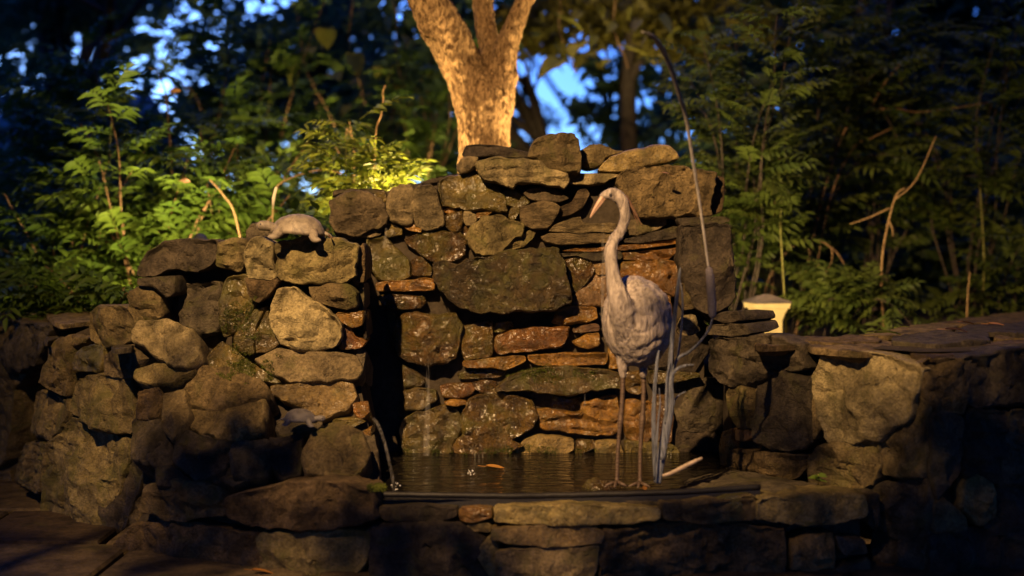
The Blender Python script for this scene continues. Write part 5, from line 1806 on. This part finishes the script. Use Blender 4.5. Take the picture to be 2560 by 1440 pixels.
# the flood lamp that lights the statue, on its pole out of the frame
fl = thing('spotlight', 'flood lamp on a slim pole lighting the statue from the front left', 'spotlight', (KEY.x, KEY.y - .25, 0), 'garden spotlights')
mb = MB()
mb.tube([Vector((KEY.x, KEY.y - .25, 0)), Vector((KEY.x, KEY.y - .25, KEY.z))], .03, 10)
mb.build('pole', M_fix, fl)
tdir = (Vector((-0.3, 6, 1.3)) - KEY).normalized()
mb = MB()
mb.tube([KEY - tdir * .28, KEY - tdir * .25, KEY - tdir * .10], [.05, .09, .10], 16)
mb.build('housing', M_fix, fl)

# ------------------------------------------------------------------ fallen leaves, chips, moss
def fallen(label, px, py, d, size, mat, z=None, yaw=0, pitch=0.0, name='fallen_leaf'):
    rg = random.Random(int(px * 7 + py))
    me = simple_leaf_mesh('fallen_leaf', mat, size, size * .5)
    o = bpy.data.objects.new(name, me)
    COL.objects.link(o)
    o.location = plan(px, py, z) if z is not None else W(px, py, d)
    o.rotation_euler = (rg.uniform(-.25, .25) + pitch, rg.uniform(-.2, .1), yaw)
    return tag(o, label, 'leaf', 'fallen dry leaves')


fallen('tan curled leaf lying on the paving by the wall foot', 630, 1425, 0, .085, M_dry, .016, rad(10))
fallen('orange leaf floating in the pool before the back wall', 1215, 1166, 0, .10, M_dry, WZ + .008, rad(4))
fallen('orange leaf at the feet of the heron statue', 1605, 1220, 5.2, .035, M_dry, None, rad(40), rad(60))
fallen('orange leaf stuck by the pale rock behind the reeds', 1700, 806, 5.98, .035, M_dry, None, rad(60), rad(70))
fallen('bright pinkish leaf on top of the big block behind the head', 1655, 432, 6.12, .05, M_pink, None, rad(20), rad(20))
fallen('yellow leaf at the end of the yellow cap stone', 1700, 412, 6.2, .04, M_fern, None, rad(150), rad(30))
fallen('narrow orange leaf wedged upright in the wet wall', 1083, 705, 6.17, .05, M_dry, None, rad(90), rad(80))
fallen('reddish leaf caught under the turtle on the pillar edge', 822, 592, 5.70, .05, M_dry, None, rad(80), rad(60))
fallen('yellow leaf lying flat at the back edge of the right wall', 2185, 832, 0, .11, M_fern, .838, rad(0))
fallen('small yellow leaf farther along the right wall top', 2245, 818, 0, .06, M_fern, .838, rad(20))
fallen('pale leaf on the top of the right wall', 2362, 823, 0, .10, M_pink, .838, rad(5))
fallen('orange leaf near the far end of the right wall top', 2405, 805, 0, .07, M_dry, .838, rad(15))
fallen('second orange leaf near the right edge of the wall top', 2470, 810, 0, .09, M_dry, .838, rad(-8))
fallen('large brown leaf caught high in the left shrub', 452, 452, 7.4, .07, M_pink, None, rad(-40), rad(60))
fallen('brown leaf cluster in the top of the left shrub', 425, 228, 8.2, .07, M_dry, None, rad(-20), rad(70))

fr = thing('small_rock', 'small bluish grey rock with a flat rim sitting behind the reeds', 'rock', W(1725, 830, 5.95))
rock([W(x, y, 5.95) for x, y in ((1697, 812), (1706, 794), (1736, 788), (1744, 808), (1740, 820), (1702, 822))], SM['g'], fr, .08, 920, CAMDIR)
rock([W(x, y, 5.94) for x, y in ((1694, 826), (1710, 820), (1745, 816), (1750, 828), (1730, 838), (1700, 838))], SM['g'], fr, .08, 921, CAMDIR)
slabs = thing('flat_rock', 'small flat grey stone lying on the left wall beside the lying boulder', 'rock', W(305, 862, 5.8))
rock([plan(x, y, .80) for x, y in ((275, 862), (300, 851), (338, 853), (330, 864), (290, 868))], SM['d'], slabs, .03, 922, UP, flat=True)

M_moss = leaf_mat('moss', (.06, .09, .012), (.12, .14, .02), .2, .9)


def moss(label, px, py, rx, ry, n_, seed):
    """short blades rooted on whatever stone lies there"""
    rg = random.Random(seed)
    dg = bpy.context.evaluated_depsgraph_get()
    eye = Vector((0, 0, EYE))
    mb = MB()
    for k in range(n_):
        a = rg.uniform(0, 6.283)
        r = math.sqrt(rg.random())
        x, y = px + math.cos(a) * r * rx, py + math.sin(a) * r * ry
        if noise.noise(Vector((x * .03, y * .03, seed))) + .35 - r * .6 < 0:
            continue
        hit, p, nn, idx, ho, mt = SC.ray_cast(dg, eye, (W(x, y, 5) - eye).normalized())
        if not hit or p.y > 7 or not ho.name.startswith('stone'):
            continue
        dd = (nn + Vector((rg.uniform(-.9, .9), rg.uniform(-.9, .9), rg.uniform(-.4, .9)))).normalized()
        s_ = dd.orthogonal().normalized() * .0019
        L = rg.uniform(.004, .011)
        mb.add([p - s_ - nn * .002, p + s_ - nn * .002, p + dd * L], [(0, 1, 2)])
    if mb.v:
        tag(mb.build('moss', M_moss, None, False), label, None, None, 'stuff')


bpy.context.view_layer.update()
moss('green moss spreading over the stones below the cascade bowl', 625, 915, 95, 45, 5200, 1)
moss('small moss patch at the corner of the pool edge', 944, 1222, 34, 14, 900, 2)
moss('moss growing on the long ledge left of the heron legs', 1370, 935, 150, 26, 3800, 3)
moss('moss film on the green stones of the left pillar', 600, 800, 60, 90, 3600, 4)
moss('moss along the waterline of the back wall', 1250, 1128, 260, 16, 3600, 5)

# ------------------------------------------------------------------ falling water
m = bpy.data.materials.new('falling_water')
m.use_nodes = True
n = m.node_tree
b = n.nodes['Principled BSDF']
out = n.nodes['Material Output']
b.inputs['Base Color'].default_value = (.75, .72, .68, 1)
b.inputs['Roughness'].default_value = .15
tr = n.nodes.new('ShaderNodeBsdfTransparent')
mx = n.nodes.new('ShaderNodeMixShader')
tc = n.nodes.new('ShaderNodeTexCoord')
mp = n.nodes.new('ShaderNodeMapping')
mp.inputs['Scale'].default_value = (1, 1, .08)
n.links.new(tc.outputs['Object'], mp.inputs['Vector'])
n.links.new(ramp(n, noise_(n, mp.outputs[0], 120, 3, .6), [(.40, .0), (.8, .13)]).outputs[0], mx.inputs[0])
n.links.new(tr.outputs[0], mx.inputs[1])
n.links.new(b.outputs[0], mx.inputs[2])
n.links.new(mx.outputs[0], out.inputs['Surface'])
M_fall = m
M_drop, n, b, out = nodes('water_drops')
b.inputs['Base Color'].default_value = (.85, .85, .85, 1)
b.inputs['Roughness'].default_value = .1
b.inputs['Specular IOR Level'].default_value = .8


def stream(label, pts, d, flat=.4):
    pv = [(W(x, y, d + (q[0] if q else 0)), r * d / F) for x, y, r, *q in pts]
    p, r = smooth_path(pv, 6)
    mb = MB()
    mb.tube(p, r, 10, flat)
    return tag(mb.build('water_stream', M_fall, None), label, 'water', 'thin streams of falling water')


stream('thin white water trickle falling beneath the wide glistening stone', [(1072, 912, 4), (1070, 950, 6), (1069, 1000, 7), (1067, 1080, 8), (1066, 1140, 9)], 6.10)
stream('short water trickle running down the green stone high on the wall', [(965, 570, 3), (964, 590, 4), (960, 620, 5)], 6.14)
stream('water jet arching from the left rocks into the pool', [(932, 1046, 4, 0), (944, 1060, 5, -.05), (958, 1096, 5, -.10), (972, 1150, 5, -.13), (982, 1200, 5, -.15), (986, 1236, 5, -.16)], 5.42, .6)
stream('faint drip falling from the beak of the heron statue', [(1507, 560, 2.5), (1507, 620, 4), (1507, 700, 4.5), (1506, 800, 4.5)], 6.05)
stream('tiny drip below the mossy ledge left of the heron legs', [(1462, 985, 1.5), (1462, 1000, 2), (1462, 1015, 2)], 6.08)

# ------------------------------------------------------------------ unseen trees round the garden, added to block sky light
def grove(label, x, y, r, h, seed, clumps=140):
    rg = random.Random(seed)
    root = thing('tree', label, 'tree', (x, y, -.05), 'unseen trees enclosing the garden')
    mb = MB()
    limb_tree(mb, Vector((x, y, -.05)), Vector((rg.uniform(-.08, .08), rg.uniform(-.08, .08), 1)).normalized(), h * .45, .14, 2, rg, .7)
    mb.build('trunk', M_dtwig, root)
    crown_mesh('crown', M_far, Vector((x, y, h * .58)), (r, r, h * .45), clumps, 60, .55, seed, root, .1)


for i_, (x, y, r, h, where) in enumerate((
        (-6.5, 3.5, 2.3, 7.5, 'left of the garden'), (-6.2, -1.5, 2.6, 8.0, 'behind the visitor on the left'), (-2.4, -5.0, 2.6, 8.5, 'behind the visitor'),
        (2.4, -5.0, 2.6, 8.5, 'behind the visitor on the right'), (6.2, -1.5, 2.6, 8.0, 'far to the right of the visitor'), (6.3, 3.5, 2.3, 7.5, 'right of the garden'),
        (-5.8, 8.0, 1.9, 7.0, 'beyond the left end of the wall'), (6.0, 8.0, 1.9, 7.0, 'beyond the right end of the wall'))):
    grove('unseen leafy tree blocking sky light ' + where, x, y, r, h, 800 + i_)
for i_, (cx, cy, cz, r1, nc) in enumerate(((-2.6, 3.2, 7.0, 2.4, 90), (2.4, 3.0, 7.2, 2.4, 90), (0.0, 1.0, 7.6, 2.4, 80), (-3.4, 6.0, 6.6, 2.0, 70), (3.4, 6.0, 6.6, 2.0, 70))):
    crown_mesh('crown', M_far, Vector((cx, cy, cz)), (r1, r1, .9), nc, 60, .5, 330 + i_, tree)  # unseen canopy overhead, added to hold back sky light

# unseen young tree, leaves placed along the lamp beam to shade stones and trunk
shade = thing('sapling', 'unseen young leaning tree with leaves placed to shade the lower stones', 'tree', (-1.75, 2.75, 0))
rgb = random.Random(61)


def on_beam(px, py, d, t):
    return KEY.lerp(W(px, py, d), t)


mb = MB()
limb = [on_beam(560, 800, 5.8, .43), on_beam(505, 890, 5.8, .42), on_beam(420, 1060, 5.85, .42), on_beam(330, 1240, 5.9, .42), on_beam(255, 1370, 5.9, .42)]
p, r = smooth_path([(Vector((-1.75, 2.75, -.05)), .04), (Vector((-1.85, 2.9, 1.3)), .033), (Vector((-1.95, 2.95, 2.4)), .028)] + [(q, .022 - .003 * i) for i, q in enumerate(reversed(limb))], 6)
mb.tube(p, r, 8)
hub = limb[3]
arm = [on_beam(165, 905, 6.2, .43), on_beam(330, 915, 5.9, .43), on_beam(470, 900, 5.8, .43)]
mb.tube([hub] + list(reversed(arm)), [.012, .009, .008, .005], 6)
mb.build('trunk', M_dtwig, shade)
SPOTS = [(1100, 40, 7.2, .16), (1190, 90, 7.2, .14), (1160, 170, 7.2, .13), (1235, 30, 7.2, .14), (1240, 160, 7.2, .12), (1300, 30, 7.2, .12), (1130, -60, 7.2, .2), (1255, 240, 7.2, .07), (340, 1360, 5.55, .10), (860, 1400, 5.15, .12), (1260, 1420, 5.06, .10), (1560, 1350, 5.06, .10), (640, 1080, 5.4, .15), (540, 1100, 5.4, .15), (450, 1090, 5.45, .20), (610, 1140, 5.35, .20), (580, 1000, 5.5, .13), (690, 1100, 5.4, .16), (860, 1080, 5.4, .10), (790, 1160, 5.3, .10), (520, 1190, 5.4, .14), (430, 1330, 5.4, .10),
         (620, 1265, 5.2, .12), (860, 1290, 5.15, .13), (560, 1400, 5.3, .16), (1040, 1400, 5.1, .24), (1180, 1390, 5.1, .10), (1000, 1290, 5.1, .10), (1620, 1430, 5.08, .16), (1780, 1380, 5.1, .22), (1960, 1400, 5.2, .24),
         (2000, 1290, 5.2, .12), (1870, 960, 5.8, .22), (1840, 1090, 5.8, .12), (1960, 1030, 5.6, .16), (2150, 1045, 5.5, .06), (2230, 1060, 5.4, .06), (2500, 950, 5.2, .30), (2450, 1180, 5.2, .3), (2340, 1330, 5.2, .3),
         (2530, 1080, 5.2, .3), (2540, 1350, 5.2, .3), (2200, 1340, 5.25, .2), (40, 1350, 5.8, .16), (420, 1440, 5.3, .2), (1740, 980, 6.1, .16), (2420, 830, 6.0, .25)]
prev = hub
mb = MB()
for (px, py, d, R_) in SPOTS:
    t = rgb.uniform(.36, .42)
    c = on_beam(px, py, d, t)
    if (c - prev).length < .8:
        mb.tube([prev, prev.lerp(c, .5) + Vector((rgb.uniform(-.02, .02), 0, .02)), c], [.006, .005, .003], 5)
    prev = c
    k_n = int(max(4, (R_ * t / .028) ** 2 * 4.2))
    for k in range(min(k_n, 70)):
        a = rgb.uniform(0, 6.283)
        rr_ = math.sqrt(rgb.random()) * R_ * t
        o_ = Vector((math.cos(a) * rr_, rgb.uniform(-.05, .05), math.sin(a) * rr_))
        v_ = (c + o_) - KEY
        h_ = KEY + v_ * ((5.6 - KEY.y) / v_.y)
        hx, hy = 1280 + h_.x * F / h_.y, HY + (EYE - h_.z) * F / h_.y
        # leaf dropped where its shadow would fall on parts kept lit
        up_ = KEY + v_ * ((7.2 - KEY.y) / v_.y)
        uy = HY + (EYE - up_.z) * F / up_.y
        if (uy > 300 and hy < 850) or (930 < hx < 1730 and hy < 1215) or (380 < hx <= 930 and hy < 925) or (2010 < hx < 2310 and hy < 1005) or (2090 < hx < 2240 and 1095 < hy < 1190):
            continue
        put_leaf('oval', shade, c + o_, Vector((rgb.uniform(-1, 1), rgb.uniform(-.5, .5), rgb.uniform(-1, .4))), rgb, .55)
mb.build('branch', M_dtwig, shade)

# splash where the water lands
rgd = random.Random(4)
for (lb, px, py, n_) in (('small white splash of droplets in the middle of the pool', 1176, 1192, 16), ('splash where the left water jet meets the pool', 990, 1226, 12)):
    mb = MB()
    c = plan(px, py, WZ)
    for k in range(n_):
        a, r = rgd.uniform(0, 6.283), rgd.uniform(0, .022)
        mb.ball(c + Vector((math.cos(a) * r, math.sin(a) * r, rgd.uniform(.002, .028))), rgd.uniform(.0010, .0028), 8, 5)
    tag(mb.build('water_splash', M_drop, None), lb, 'splash')
